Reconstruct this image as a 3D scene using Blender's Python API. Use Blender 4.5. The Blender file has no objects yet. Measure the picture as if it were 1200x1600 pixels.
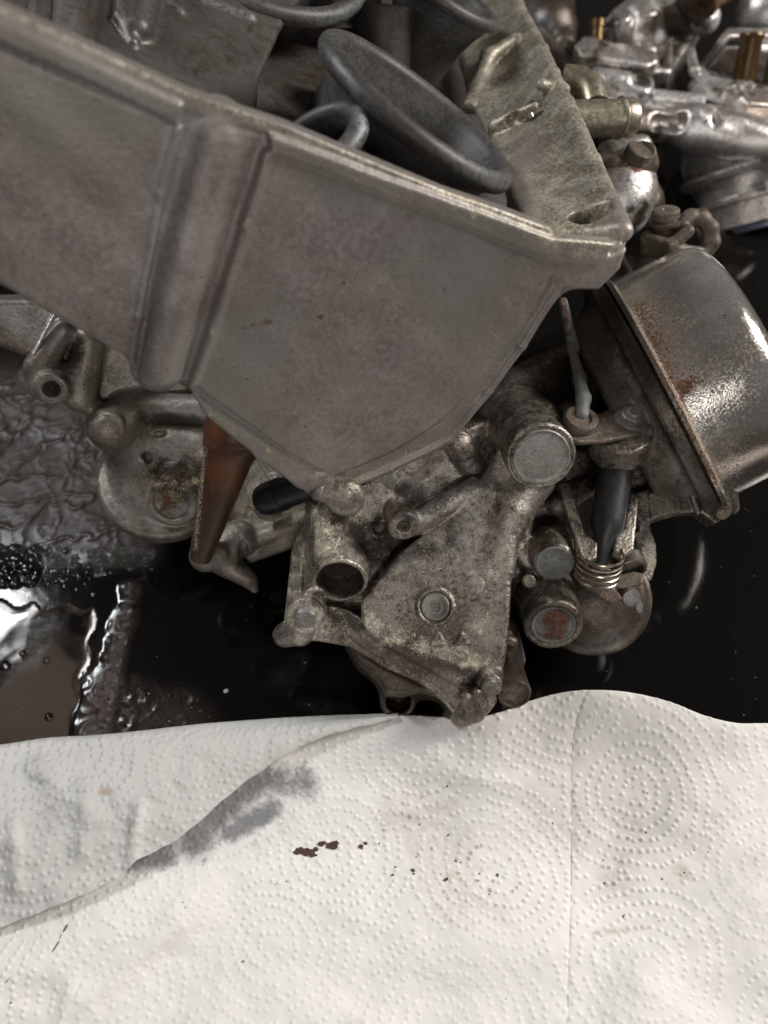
import bpy, math, random
import numpy as np
from mathutils import Matrix, Vector
import openvdb as vdb

random.seed(7)
rng = np.random.default_rng(7)
R = math.radians
SC = bpy.context.scene

# ------------------------------------------------------------------ camera
CAM_H = 0.380
TILT = R(32)
cam_d = bpy.data.cameras.new("camera")
cam = bpy.data.objects.new("camera", cam_d)
SC.collection.objects.link(cam)
cam.location = (0, 0, CAM_H)
cam.rotation_euler = (TILT, 0, 0)
cam_d.sensor_fit = 'VERTICAL'
cam_d.sensor_height = 34.6
cam_d.lens = 26.0
cam_d.clip_start = 0.01
cam_d.clip_end = 20
cam_d.dof.use_dof = True
cam_d.dof.focus_distance = 0.352
cam_d.dof.aperture_fstop = 5.8
SC.camera = cam
F = 1600 * 26.0 / 34.6          # focal length in photo pixels

# ------------------------------------------------------------------ world, lamps, exposure
w = bpy.data.worlds.new("World")
SC.world = w
w.use_nodes = True
wb = w.node_tree.nodes["Background"]
wb.inputs[0].default_value = (1.0, 0.93, 0.88, 1)
wb.inputs[1].default_value = 0.06

def area_lamp(name, loc, target, sx, sy, power, col):
    l = bpy.data.lights.new(name, 'AREA')
    l.shape = 'RECTANGLE'; l.size = sx; l.size_y = sy; l.energy = power; l.color = col
    o = bpy.data.objects.new(name, l)
    SC.collection.objects.link(o)
    o.location = loc
    o.rotation_euler = (Vector(target) - Vector(loc)).to_track_quat('-Z', 'Y').to_euler()
    return o
area_lamp("window_light", (1.25, 0.50, 0.98), (0.02, 0.05, 0), 0.42, 0.55, 22.0, (1.0, 0.965, 0.925))
area_lamp("door_light", (-0.89, 0.70, 1.02), (-0.21, 0.16, 0), 0.17, 0.30, 7.0, (0.96, 0.98, 1.0))
area_lamp("puddle_tint_lamp", (-0.64, 0.44, 1.16), (-0.16, 0.12, 0), 0.24, 0.30, 0.22, (1.0, 0.76, 0.60))  # added lamp, source unseen: gives the puddle its dim brown reflection
area_lamp("garage_opening", (0.06, -0.98, 0.80), (0.05, 0.12, 0), 0.30, 0.28, 3.0, (1.0, 0.96, 0.93))

vs = SC.view_settings
vs.view_transform = 'Standard'; vs.look = 'None'; vs.exposure = 0.20; vs.gamma = 1.0
SC.cycles.use_denoising = True

# ------------------------------------------------------------------ geometry frame helpers (millimetres)
ct, st = math.cos(TILT), math.sin(TILT)
def C(u, v, d):
    """point seen at photo pixel u,v at depth d mm: camera frame, mm"""
    return np.array([(u - 600) / F * d, (800 - v) / F * d, -d], float)
def to_world(P):
    P = np.asarray(P, float)
    x, y, z = P[..., 0], P[..., 1], P[..., 2]
    return np.stack([x, y * ct - z * st, y * st + z * ct + CAM_H * 1000], -1)
def to_cam(P):
    P = np.asarray(P, float)
    x, y, z = P[..., 0], P[..., 1], P[..., 2] - CAM_H * 1000
    return np.stack([x, y * ct + z * st, -y * st + z * ct], -1)
def G(u, v, z):
    """world point (mm) at height z under photo pixel u,v"""
    u = np.asarray(u, float); v = np.asarray(v, float); z = np.asarray(z, float)
    dx, dy = (u - 600) / F, (800 - v) / F
    wz = dy * st - ct
    wy = dy * ct + st
    k = (z - CAM_H * 1000) / wz
    return np.stack([dx * k, wy * k, z + 0 * k], -1)
def pix(W):
    c = to_cam(W)
    d = -c[..., 2]
    return 600 + c[..., 0] / d * F, 800 - c[..., 1] / d * F
def mm(px, d): return px * d / F
def unit(a):
    a = np.asarray(a, float); return a / np.linalg.norm(a)

# ------------------------------------------------------------------ materials
def new_mat(name):
    m = bpy.data.materials.new(name); m.use_nodes = True
    nt = m.node_tree; b = nt.nodes["Principled BSDF"]
    return m, nt, b
def N(nt, t, **kw):
    n = nt.nodes.new(t)
    for k, v in kw.items():
        if k in n.inputs.keys() if hasattr(n.inputs, 'keys') else False: n.inputs[k].default_value = v
        else: setattr(n, k, v)
    return n
def noise(nt, co, scale, detail=4, rough=0.55, dist=0.0):
    n = nt.nodes.new('ShaderNodeTexNoise')
    n.inputs['Scale'].default_value = scale; n.inputs['Detail'].default_value = detail
    n.inputs['Roughness'].default_value = rough; n.inputs['Distortion'].default_value = dist
    nt.links.new(co, n.inputs['Vector']); return n.outputs['Fac']
def ramp(nt, fac, a, b):
    n = nt.nodes.new('ShaderNodeMapRange'); n.interpolation_type = 'SMOOTHSTEP'
    n.inputs['From Min'].default_value = a; n.inputs['From Max'].default_value = b
    nt.links.new(fac, n.inputs['Value']); return n.outputs['Result']
def math_(nt, op, a, b=None):
    n = nt.nodes.new('ShaderNodeMath'); n.operation = op
    for i, x in enumerate((a, b)):
        if x is None: continue
        if isinstance(x, (int, float)): n.inputs[i].default_value = x
        else: nt.links.new(x, n.inputs[i])
    return n.outputs[0]
def mix(nt, fac, a, b):
    n = nt.nodes.new('ShaderNodeMix'); n.data_type = 'RGBA'
    if isinstance(fac, (int, float)): n.inputs[0].default_value = fac
    else: nt.links.new(fac, n.inputs[0])
    for i, x in ((6, a), (7, b)):
        if isinstance(x, tuple): n.inputs[i].default_value = (*x, 1)
        else: nt.links.new(x, n.inputs[i])
    return n.outputs[2]
def mixf(nt, fac, a, b):
    n = nt.nodes.new('ShaderNodeMix'); n.data_type = 'FLOAT'
    nt.links.new(fac, n.inputs[0])
    for i, x in ((2, a), (3, b)):
        if isinstance(x, (int, float)): n.inputs[i].default_value = x
        else: nt.links.new(x, n.inputs[i])
    return n.outputs[0]
def attr(nt, name):
    n = nt.nodes.new('ShaderNodeAttribute'); n.attribute_name = name; return n.outputs['Fac']

def metal(name, base, base2, rough=0.45, metallic=0.7, dep=0.0, rust=0.0, oil=0.0, bump=0.25, bscale=900,
          depcol=(0.62, 0.52, 0.33), rustcol=(0.075, 0.034, 0.022), rscale=230, oilcol=(0.030, 0.021, 0.014), blot=60, coarse=0.12, stretch=None, mott=1.0, grain=0.42, tint=None):
    """worn cast or plated metal: blotches, pale corrosion flakes (dep), rust, brown oil film; masks painted per vertex add to each"""
    m, nt, b = new_mat(name)
    tc = nt.nodes.new('ShaderNodeTexCoord').outputs['Object']
    if stretch:
        mp = nt.nodes.new('ShaderNodeMapping'); mp.inputs['Scale'].default_value = stretch
        nt.links.new(tc, mp.inputs['Vector']); tcs = mp.outputs[0]
    else: tcs = tc
    n1 = noise(nt, tc, blot, 5, 0.6); n2 = noise(nt, tc, 420, 4, 0.65); n3 = noise(nt, tcs, bscale, 3, 0.6, 0.6)
    big = ramp(nt, n1, 0.36, 0.64)
    col = mix(nt, big, base, base2)
    col = mix(nt, math_(nt, 'MULTIPLY', ramp(nt, n2, 0.35, 0.75), mott), col, tuple(min(1, c * 1.35 + 0.01) for c in base2))
    nl = noise(nt, tc, blot * 0.3, 4, 0.6)
    col = mix(nt, ramp(nt, nl, 0.35, 0.7), col, tuple(c * f for c, f in zip(base, (0.80, 0.72, 0.66))))
    if tint: col = mix(nt, ramp(nt, noise(nt, tc, 13, 3, 0.5), 0.38, 0.60), col, tint)
    gr = noise(nt, tc, 1500, 3, 0.7, 0.3)
    gm = nt.nodes.new('ShaderNodeMix'); gm.data_type = 'RGBA'; gm.blend_type = 'MULTIPLY'; gm.inputs[0].default_value = grain
    nt.links.new(col, gm.inputs[6]); g2 = mix(nt, ramp(nt, gr, 0.36, 0.64), (0.35, 0.33, 0.31), (1.55, 1.55, 1.55)); nt.links.new(g2, gm.inputs[7]); col = gm.outputs[2]
    # oil
    nf = noise(nt, tc, 130, 5, 0.6, 0.4)
    am = math_(nt, 'ADD', attr(nt, 'oil'), oil)
    o_ = ramp(nt, math_(nt, 'ADD', am, math_(nt, 'MULTIPLY', math_(nt, 'SUBTRACT', nf, 0.5), 1.2)), 0.30, 0.75)
    col = mix(nt, o_, col, oilcol)
    # rust
    nr = noise(nt, tc, rscale, 5, 0.7, 0.5)
    rm = math_(nt, 'ADD', attr(nt, 'rust'), rust)
    r_ = ramp(nt, math_(nt, 'ADD', rm, math_(nt, 'MULTIPLY', math_(nt, 'SUBTRACT', nr, 0.5), 1.8)), 0.42, 0.80)
    rc = mix(nt, ramp(nt, n2, 0.35, 0.65), rustcol, tuple(c * f for c, f in zip(rustcol, (2.1, 1.7, 1.4))))
    col = mix(nt, r_, col, rc)
    # rubbed edges
    ge = nt.nodes.new('ShaderNodeNewGeometry')
    ed = math_(nt, 'MULTIPLY', ramp(nt, ge.outputs['Pointiness'], 0.525, 0.62), ramp(nt, noise(nt, tc, 300, 3, 0.6), 0.35, 0.6))
    col = mix(nt, math_(nt, 'MULTIPLY', ed, 0.7), col, tuple(min(1, c * 1.9 + .03) for c in base2))
    # flakes
    dm = math_(nt, 'MINIMUM', math_(nt, 'ADD', attr(nt, 'dep'), dep), 1.15)
    nd = noise(nt, tcs, 900, 3, 0.75, 2.6)
    ndb = noise(nt, tc, 180, 3, 0.6)
    dsum = math_(nt, 'ADD', math_(nt, 'MULTIPLY', dm, 0.135), math_(nt, 'ADD', nd, math_(nt, 'MULTIPLY', math_(nt, 'SUBTRACT', ndb, 0.5), 0.5)))
    d_ = ramp(nt, dsum, 0.65, 0.68)
    dc = mix(nt, ramp(nt, n2, 0.4, 0.6), depcol, tuple(min(1, c * 0.55) for c in depcol))
    d_ = math_(nt, 'MULTIPLY', d_, ramp(nt, dm, -0.3, 0.05))
    col = mix(nt, d_, col, dc)
    # dark pits
    npit = noise(nt, tc, 620, 2, 0.5, 1.0)
    p_ = ramp(nt, npit, 0.70, 0.76)
    col = mix(nt, p_, col, (0.02, 0.016, 0.012))
    # pale bluish patches: oxide, plus painted glints on some rims and ridges
    fr = math_(nt, 'MULTIPLY', attr(nt, 'frost'), ramp(nt, n2, 0.25, 0.6))
    col = mix(nt, fr, col, (0.36, 0.38, 0.40))
    nt.links.new(col, b.inputs['Base Color'])
    rough_ = math_(nt, 'ADD', rough, math_(nt, 'MULTIPLY', math_(nt, 'SUBTRACT', n2, 0.5), 0.35))
    rough_ = mixf(nt, o_, rough_, 0.32)
    rr = math_(nt, 'MAXIMUM', r_, d_)
    rough_ = mixf(nt, rr, rough_, 0.8)
    nt.links.new(rough_, b.inputs['Roughness'])
    met = mixf(nt, math_(nt, 'MAXIMUM', rr, o_), metallic, 0.0)
    nt.links.new(met, b.inputs['Metallic'])
    n5 = noise(nt, tc, 2100, 2, 0.6)
    h = math_(nt, 'ADD', math_(nt, 'ADD', math_(nt, 'MULTIPLY', n3, 0.7), math_(nt, 'MULTIPLY', n5, 0.4)), math_(nt, 'MULTIPLY', d_, 0.9))
    h = math_(nt, 'ADD', h, math_(nt, 'MULTIPLY', r_, 0.5))
    h = math_(nt, 'ADD', h, math_(nt, 'MULTIPLY', n2, coarse * 8))
    h = math_(nt, 'SUBTRACT', h, math_(nt, 'MULTIPLY', p_, 1.0))
    bp = nt.nodes.new('ShaderNodeBump'); bp.inputs['Strength'].default_value = bump; bp.inputs['Distance'].default_value = 0.0005
    nt.links.new(h, bp.inputs['Height']); nt.links.new(bp.outputs[0], b.inputs['Normal'])
    return m

M = {}
M['plenum'] = metal('plenum_casting', (0.242, 0.204, 0.188), (0.340, 0.300, 0.278), 0.42, 0.45, grain=0.20, tint=(0.285, 0.262, 0.240), dep=-0.35, rust=-0.10, bump=0.5, blot=42, coarse=0.06, mott=0.6, rustcol=(0.075, 0.045, 0.030))
M['plenum_shaded'] = metal('plenum_shaded_casting', (0.085, 0.074, 0.068), (0.125, 0.112, 0.103), 0.45, 0.4, dep=-0.5, rust=-0.15, bump=0.3, blot=38, mott=0.4, grain=0.2, coarse=0.03)  # plenum casting with the shade of the interior put into its colour
M['wall'] = metal('plenum_inner_casting', (0.30, 0.27, 0.20), (0.42, 0.39, 0.31), 0.45, 0.45, dep=0.1, rust=-0.2, bump=0.55, depcol=(0.62, 0.56, 0.36), coarse=0.15, blot=50)
M['cast'] = metal('carburetor_casting', (0.13, 0.111, 0.092), (0.43, 0.388, 0.340), 0.30, 0.80, dep=-0.02, rust=-0.05, oil=0.10, bump=0.8, depcol=(0.80, 0.71, 0.56))
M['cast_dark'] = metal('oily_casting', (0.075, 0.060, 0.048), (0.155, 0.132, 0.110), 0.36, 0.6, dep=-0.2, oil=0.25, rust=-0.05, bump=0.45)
M['cast_old'] = metal('rear_casting', (0.22, 0.20, 0.17), (0.34, 0.31, 0.27), 0.42, 0.5, dep=0.0, oil=0.22, rust=0.0, bump=0.5, blot=110)
M['bolt'] = metal('bolt_steel', (0.18, 0.17, 0.155), (0.29, 0.28, 0.26), 0.48, 0.6, dep=-0.1, rust=0.0, bump=0.35)
M['zinc'] = metal('zinc_plate', (0.30, 0.275, 0.205), (0.40, 0.37, 0.29), 0.34, 0.75, dep=-0.3, rust=-0.2, bump=0.2)
M['oxide'] = metal('oxidised_plug', (0.15, 0.155, 0.145), (0.26, 0.265, 0.245), 0.6, 0.3, dep=0.05, rust=0.0, bump=0.7, depcol=(0.5, 0.5, 0.45))
M['rusty'] = metal('rusted_steel', (0.10, 0.08, 0.062), (0.17, 0.14, 0.115), 0.5, 0.4, dep=0.0, rust=0.2, bump=0.6)
M['chrome'] = metal('pitted_chrome', (0.66, 0.63, 0.58), (0.86, 0.83, 0.79), 0.14, 0.86, grain=0.3, dep=-0.6, rust=-0.06, bump=0.14, coarse=0.03, rscale=900, mott=0.4, rustcol=(0.085, 0.042, 0.015))
M['bare'] = metal('bright_casting', (0.50, 0.46, 0.43), (0.82, 0.79, 0.76), 0.30, 0.85, grain=0.3, dep=-0.3, rust=-0.1, oil=0.22, bump=0.5)
M['stack'] = metal('velocity_stack_metal', (0.058, 0.056, 0.053), (0.098, 0.095, 0.09), 0.52, 0.35, grain=0.35, dep=-0.4, rust=-0.22, bump=0.18, coarse=0.03)
M['brass'] = metal('dirty_brass', (0.16, 0.10, 0.04), (0.10, 0.06, 0.03), 0.35, 0.8, dep=-0.4, rust=0.05, bump=0.2)

def simple(name, col, rough, metallic=0.0, bump=0.0, bs=300, var=0.25, **kw):
    m, nt, b = new_mat(name)
    tc = nt.nodes.new('ShaderNodeTexCoord').outputs['Object']
    n = noise(nt, tc, bs, 5, 0.6, 0.3)
    c = mix(nt, ramp(nt, n, 0.3, 0.7), tuple(x * (1 - var) for x in col), tuple(min(1, x * (1 + var)) for x in col))
    nt.links.new(c, b.inputs['Base Color'])
    nt.links.new(math_(nt, 'ADD', rough - 0.08, math_(nt, 'MULTIPLY', n, 0.16)), b.inputs['Roughness'])
    b.inputs['Metallic'].default_value = metallic
    for k, v in kw.items(): b.inputs[k].default_value = v
    if bump:
        bp = nt.nodes.new('ShaderNodeBump'); bp.inputs['Strength'].default_value = bump; bp.inputs['Distance'].default_value = 0.0004
        nt.links.new(n, bp.inputs['Height']); nt.links.new(bp.outputs[0], b.inputs['Normal'])
    return m
M['rubber'] = simple('black_rubber', (0.018, 0.018, 0.02), 0.35, bump=0.3)
M['pin'] = simple('black_plastic', (0.03, 0.031, 0.033), 0.45, bump=0.2)
M['hole'] = simple('dark_bore', (0.03, 0.018, 0.012), 0.6, bump=0.5)
M['spring'] = simple('spring_steel', (0.55, 0.48, 0.40), 0.28, 1.0)
M['fibre'] = simple('white_fibre', (0.6, 0.6, 0.6), 0.7)
M['brass_tube'] = simple('orange_brass_tube', (0.085, 0.048, 0.018), 0.35, 0.5)
M['blueinner'] = simple('blue_grey_bore', (0.10, 0.12, 0.16), 0.5, 0.3)
M['flake'] = simple('rust_flake', (0.07, 0.032, 0.028), 0.7, bump=0.8, bs=900, var=0.5)

def cone_mat():
    m, nt, b = new_mat('amber_brown_rubber')
    tc = nt.nodes.new('ShaderNodeTexCoord').outputs['Object']
    a = attr(nt, 'rust')
    n = noise(nt, tc, 90, 4, 0.6)
    col = mix(nt, ramp(nt, n, 0.3, 0.7), (0.042, 0.021, 0.016), (0.075, 0.036, 0.024))
    col = mix(nt, a, col, (0.21, 0.075, 0.024))
    n2 = noise(nt, tc, 800, 3, 0.7, 1.5)
    col = mix(nt, ramp(nt, math_(nt, 'ADD', n2, math_(nt, 'MULTIPLY', attr(nt, 'dep'), 0.25)), 0.78, 0.84), col, (0.45, 0.38, 0.28))
    nt.links.new(col, b.inputs['Base Color'])
    b.inputs['Roughness'].default_value = 0.38
    b.inputs['Subsurface Weight'].default_value = 0.0
    bp = nt.nodes.new('ShaderNodeBump'); bp.inputs['Strength'].default_value = 0.2; bp.inputs['Distance'].default_value = 0.0005
    nt.links.new(noise(nt, tc, 400, 4, 0.6), bp.inputs['Height']); nt.links.new(bp.outputs[0], b.inputs['Normal'])
    return m
M['amber'] = cone_mat()

def sheet_mat():
    m, nt, b = new_mat('black_plastic_sheet')
    tc = nt.nodes.new('ShaderNodeTexCoord').outputs['Object']
    n = noise(nt, tc, 35, 4, 0.6)
    sheen_tone = attr(nt, 'dep')
    col = mix(nt, sheen_tone, (0.005, 0.0045, 0.004), (0.070, 0.053, 0.046))  # sheen of the crinkles painted as pale brown base colour
    sp = noise(nt, tc, 420, 2, 0.4, 0.5)
    col = mix(nt, ramp(nt, sp, 0.765, 0.785), col, (0.22, 0.21, 0.19))
    nt.links.new(col, b.inputs['Base Color'])
    rgh = math_(nt, 'ADD', 0.05, math_(nt, 'MULTIPLY', n, 0.07))
    rgh = mixf(nt, sheen_tone, rgh, 0.52)
    b.inputs['Specular IOR Level'].default_value = 0.3
    nt.links.new(rgh, b.inputs['Roughness'])
    bp = nt.nodes.new('ShaderNodeBump'); bp.inputs['Strength'].default_value = 0.05; bp.inputs['Distance'].default_value = 0.0005
    nt.links.new(noise(nt, tc, 260, 5, 0.6), bp.inputs['Height']); nt.links.new(bp.outputs[0], b.inputs['Normal'])
    return m
M['sheet'] = sheet_mat()

def water_mat():
    m, nt, b = new_mat('oily_water')
    b.inputs['Base Color'].default_value = (0.92, 0.88, 0.84, 1)
    b.inputs['Transmission Weight'].default_value = 1.0
    b.inputs['Roughness'].default_value = 0.015
    b.inputs['IOR'].default_value = 1.36
    return m
M['water'] = water_mat()

def paper_mat(name, base, wetcol, alpha=1.0, rough=0.9):
    m, nt, b = new_mat(name)
    tc = nt.nodes.new('ShaderNodeTexCoord').outputs['Object']
    n = noise(nt, tc, 55, 4, 0.6); n2 = noise(nt, tc, 1500, 3, 0.7); n3 = noise(nt, tc, 330, 3, 0.6)
    col = mix(nt, ramp(nt, n, 0.3, 0.7), base, tuple(min(1, c * 0.965) for c in base))
    wet = attr(nt, 'oil')
    wm = math_(nt, 'MULTIPLY', 0.85, ramp(nt, math_(nt, 'ADD', wet, math_(nt, 'MULTIPLY', math_(nt, 'SUBTRACT', noise(nt, tc, 170, 4, 0.7, 0.6), 0.5), 1.7)), 0.22, 0.75))
    col = mix(nt, wm, col, wetcol)
    hal = math_(nt, 'MULTIPLY', ramp(nt, wet, 0.02, 0.6), 0.62)
    col = mix(nt, hal, col, (0.27, 0.27, 0.275))
    st_ = attr(nt, 'rust')
    sm = math_(nt, 'MULTIPLY', ramp(nt, math_(nt, 'ADD', st_, math_(nt, 'MULTIPLY', math_(nt, 'SUBTRACT', n3, 0.5), 0.9)), 0.15, 1.0), 0.8)
    col = mix(nt, sm, col, (0.42, 0.32, 0.24))
    dk = attr(nt, 'frost')
    col = mix(nt, dk, col, (0.05, 0.045, 0.045))
    nt.links.new(col, b.inputs['Base Color'])
    b.inputs['Roughness'].default_value = rough
    b.inputs['Alpha'].default_value = alpha
    bp = nt.nodes.new('ShaderNodeBump'); bp.inputs['Strength'].default_value = 0.35; bp.inputs['Distance'].default_value = 0.00025
    h = math_(nt, 'ADD', n2, math_(nt, 'MULTIPLY', n3, 1.5))
    nt.links.new(h, bp.inputs['Height']); nt.links.new(bp.outputs[0], b.inputs['Normal'])
    return m
M['paper'] = paper_mat('dry_paper_towel', (0.85, 0.825, 0.79), (0.06, 0.06, 0.065))
M['paper_wet'] = paper_mat('damp_paper_towel', (0.61, 0.605, 0.575), (0.28, 0.28, 0.26), 0.94, 0.5)
M['grit'] = simple('grit', (0.06, 0.045, 0.035), 0.8, var=0.6, bs=900)

# ------------------------------------------------------------------ object helpers
def thing(name, label, cat, base, group=None):
    """base: world mm"""
    o = bpy.data.objects.new(name, None); SC.collection.objects.link(o)
    o.empty_display_size = 0.01
    o.location = [x / 1000 for x in base]
    o['label'] = label; o['category'] = cat
    if group: o['group'] = group
    return o
def tag(o, label, cat=None, group=None, kind=None):
    o['label'] = label
    if cat: o['category'] = cat
    if group: o['group'] = group
    if kind: o['kind'] = kind
def root_loc(o):
    v = Vector((0, 0, 0))
    while o is not None:
        v = v + o.location; o = o.parent
    return np.array(v) * 1000
def paint(me, W, masks):
    if not masks: return
    u, v = pix(W)
    for name, segs in masks.items():
        val = np.zeros(len(W), np.float32)
        for s in segs:
            u1, v1, u2, v2, r, a = s
            dx, dy = u2 - u1, v2 - v1
            L = dx * dx + dy * dy
            t = np.clip(((u - u1) * dx + (v - v1) * dy) / L, 0, 1) if L > 0 else 0
            q = np.hypot(u - u1 - t * dx, v - v1 - t * dy) / r
            f = np.clip(1 - q, 0, 1); f = f * f * (3 - 2 * f) * a
            val = np.maximum(val, f) if a > 0 else np.minimum(val + 0, val + f)
        at = me.attributes.new(name, 'FLOAT', 'POINT')
        at.data.foreach_set('value', val.astype(np.float32))
def link(name, W, faces, mat, parent=None, masks=None, sharp=40, label=None):
    """W world mm (n,3); faces list or (quads, tris) arrays"""
    W = np.asarray(W, float)
    me = bpy.data.meshes.new(name)
    base = root_loc(parent) if parent is not None else np.zeros(3)
    own = np.zeros(3) if parent is not None else W.mean(0) * [1, 1, 0]
    V = (W - base - own) / 1000
    me.from_pydata(V.tolist() if len(V) < 20000 else V, [], faces if isinstance(faces, list) else faces.tolist())
    me.materials.append(M[mat] if isinstance(mat, str) else mat)
    me.polygons.foreach_set('use_smooth', np.ones(len(me.polygons), bool))
    if sharp: me.set_sharp_from_angle(angle=R(sharp))
    paint(me, W, masks)
    o = bpy.data.objects.new(name, me); SC.collection.objects.link(o)
    o.location = own / 1000
    if parent is not None: o.parent = parent
    if label: o['label'] = label
    me.update()
    return o

# ------------------------------------------------------------------ signed-distance sculpting (camera frame, mm)
class Plane:
    def __init__(s, p0, p1, p2):
        a, b, c = C(*p0), C(*p1), C(*p2)
        n = unit(np.cross(b - a, c - a))
        if n[2] < 0: n = -n
        s.o, s.n = a, n
        s.e1 = unit(np.cross([0, 1, 0], n)); s.e2 = np.cross(n, s.e1)
    def hit(s, u, v):
        r = C(u, v, 1.0); t = np.dot(s.o, s.n) / np.dot(r, s.n); return r * t
    def d(s, u, v): return -s.hit(u, v)[2]
    def uv(s, u, v):
        q = s.hit(u, v) - s.o; return np.dot(q, s.e1), np.dot(q, s.e2)
    def pt(s, u, v, off=0): return s.hit(u, v) + s.n * off

def pcyl(p, q, r1, r2=None, rd=0.6):
    r2 = r1 if r2 is None else r2
    p = np.asarray(p, float); q = np.asarray(q, float); L = np.linalg.norm(q - p); ax = (q - p) / L; rm = max(r1, r2)
    def f(X, Y, Z):
        x, y, z = X - p[0], Y - p[1], Z - p[2]
        t = x * ax[0] + y * ax[1] + z * ax[2]
        rho = np.sqrt(np.maximum(x * x + y * y + z * z - t * t, 0))
        r = r1 + (r2 - r1) * np.clip(t / L, 0, 1)
        dx = rho - r + rd; dy = np.abs(t - L / 2) - L / 2 + rd
        return np.minimum(np.maximum(dx, dy), 0) + np.hypot(np.maximum(dx, 0), np.maximum(dy, 0)) - rd
    return f, np.minimum(p, q) - rm, np.maximum(p, q) + rm
def pcap(p, q, r1, r2=None):
    r2 = r1 if r2 is None else r2
    p = np.asarray(p, float); q = np.asarray(q, float); L = max(np.linalg.norm(q - p), 1e-6); ax = (q - p) / L; rm = max(r1, r2)
    def f(X, Y, Z):
        x, y, z = X - p[0], Y - p[1], Z - p[2]
        t = np.clip(x * ax[0] + y * ax[1] + z * ax[2], 0, L)
        return np.sqrt((x - t * ax[0]) ** 2 + (y - t * ax[1]) ** 2 + (z - t * ax[2]) ** 2) - (r1 + (r2 - r1) * t / L)
    return f, np.minimum(p, q) - rm, np.maximum(p, q) + rm
def pell(c, rx, ry, rz):
    c = np.asarray(c, float); rr = np.array([rx, ry, rz], float)
    def f(X, Y, Z):
        k = np.sqrt(((X - c[0]) / rx) ** 2 + ((Y - c[1]) / ry) ** 2 + ((Z - c[2]) / rz) ** 2)
        return (k - 1) * min(rx, ry, rz)
    return f, c - rr, c + rr
def poly_sd(x, y, P):
    P = np.asarray(P, float); n = len(P)
    d = None; inside = None
    for i in range(n):
        a, b = P[i], P[(i + 1) % n]
        ex, ey = b - a; wx, wy = x - a[0], y - a[1]
        t = np.clip((wx * ex + wy * ey) / (ex * ex + ey * ey), 0, 1)
        dd = (wx - ex * t) ** 2 + (wy - ey * t) ** 2
        d = dd if d is None else np.minimum(d, dd)
        c = ((a[1] > y) != (b[1] > y)) & (x < (b[0] - a[0]) * (y - a[1]) / (b[1] - a[1] + 1e-12) + a[0])
        inside = c if inside is None else inside ^ c
    d = np.sqrt(d)
    return np.where(inside, -d, d)
def pprism(pl, poly, t0, t1, rd=1.0):
    """polygon given in photo pixels on plane pl, spanning t0..t1 along its normal"""
    P = [pl.uv(u, v) for u, v in poly]
    pts = np.array([pl.o + pl.e1 * a + pl.e2 * b + pl.n * t for a, b in P for t in (t0, t1)])
    o, e1, e2, n = pl.o, pl.e1, pl.e2, pl.n; mid, hf = (t0 + t1) / 2, (t1 - t0) / 2
    def f(X, Y, Z):
        x, y, z = X - o[0], Y - o[1], Z - o[2]
        a = x * e1[0] + y * e1[1] + z * e1[2]; b = x * e2[0] + y * e2[1] + z * e2[2]; t = x * n[0] + y * n[1] + z * n[2]
        dx = poly_sd(a, b, P) + rd; dy = np.abs(t - mid) - hf + rd
        return np.minimum(np.maximum(dx, dy), 0) + np.hypot(np.maximum(dx, 0), np.maximum(dy, 0)) - rd
    return f, pts.min(0), pts.max(0)
def chain(pts, r):
    return [pcap(pts[i], pts[i + 1], r) for i in range(len(pts) - 1)]

class Sdf:
    def __init__(s, h=0.8, ks=1.0):
        s.h = h; s.ops = []; s.ks = ks
    def add(s, pr, k=1.5):
        for p in (pr if isinstance(pr, list) else [pr]): s.ops.append((p, k * s.ks, 1))
        return s
    def sub(s, pr, k=0.6):
        for p in (pr if isinstance(pr, list) else [pr]): s.ops.append((p, k * s.ks, -1))
        return s
    def build(s, name, mat, parent=None, masks=None, wob=0.25, label=None, clip=None):
        lo = np.min([p[1] for p, k, m in s.ops if m > 0], 0) - 3; hi = np.max([p[2] for p, k, m in s.ops if m > 0], 0) + 3
        h = s.h; n = np.ceil((hi - lo) / h).astype(int) + 1
        A = np.full(n, 6.0, np.float32)
        ax = [np.arange(n[i], dtype=np.float32) * h + np.float32(lo[i]) for i in range(3)]
        for (f, plo, phi), k, m in s.ops:
            pad = k + 3 * h
            i0 = np.clip(((plo - pad - lo) / h).astype(int), 0, n); i1 = np.clip(((phi + pad - lo) / h).astype(int) + 2, 0, n)
            if np.any(i1 <= i0): continue
            sl = tuple(slice(a, b) for a, b in zip(i0, i1))
            d = f(ax[0][sl[0]][:, None, None], ax[1][sl[1]][None, :, None], ax[2][sl[2]][None, None, :]).astype(np.float32)
            a = A[sl]
            if m > 0:
                hh = np.maximum(k - np.abs(a - d), 0) / max(k, 1e-6)
                A[sl] = np.minimum(a, d) - hh * hh * k * 0.25
            else:
                d = -d
                hh = np.maximum(k - np.abs(a - d), 0) / max(k, 1e-6)
                A[sl] = np.maximum(a, d) + hh * hh * k * 0.25
        A[:] = np.clip(A, -3, 3)
        g = vdb.FloatGrid(background=3.0)
        g.copyFromArray(A)
        g.transform = vdb.createLinearTransform(voxelSize=1.0)
        P, Q = g.convertToQuads(isovalue=0.0)
        P = np.asarray(P, float) * h + lo
        if wob:
            P = P + wob * np.stack([np.sin(P[:, 1] * .21 + P[:, 2] * .13 + 1) * np.sin(P[:, 0] * .17), np.sin(P[:, 0] * .19 + P[:, 2] * .2) , np.sin(P[:, 0] * .23 + P[:, 1] * .27)], -1) * 0.5
        W = to_world(P)
        Q = np.asarray(Q)[:, ::-1]
        return link(name, W, Q, mat, parent, masks, sharp=0, label=label)

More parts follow.
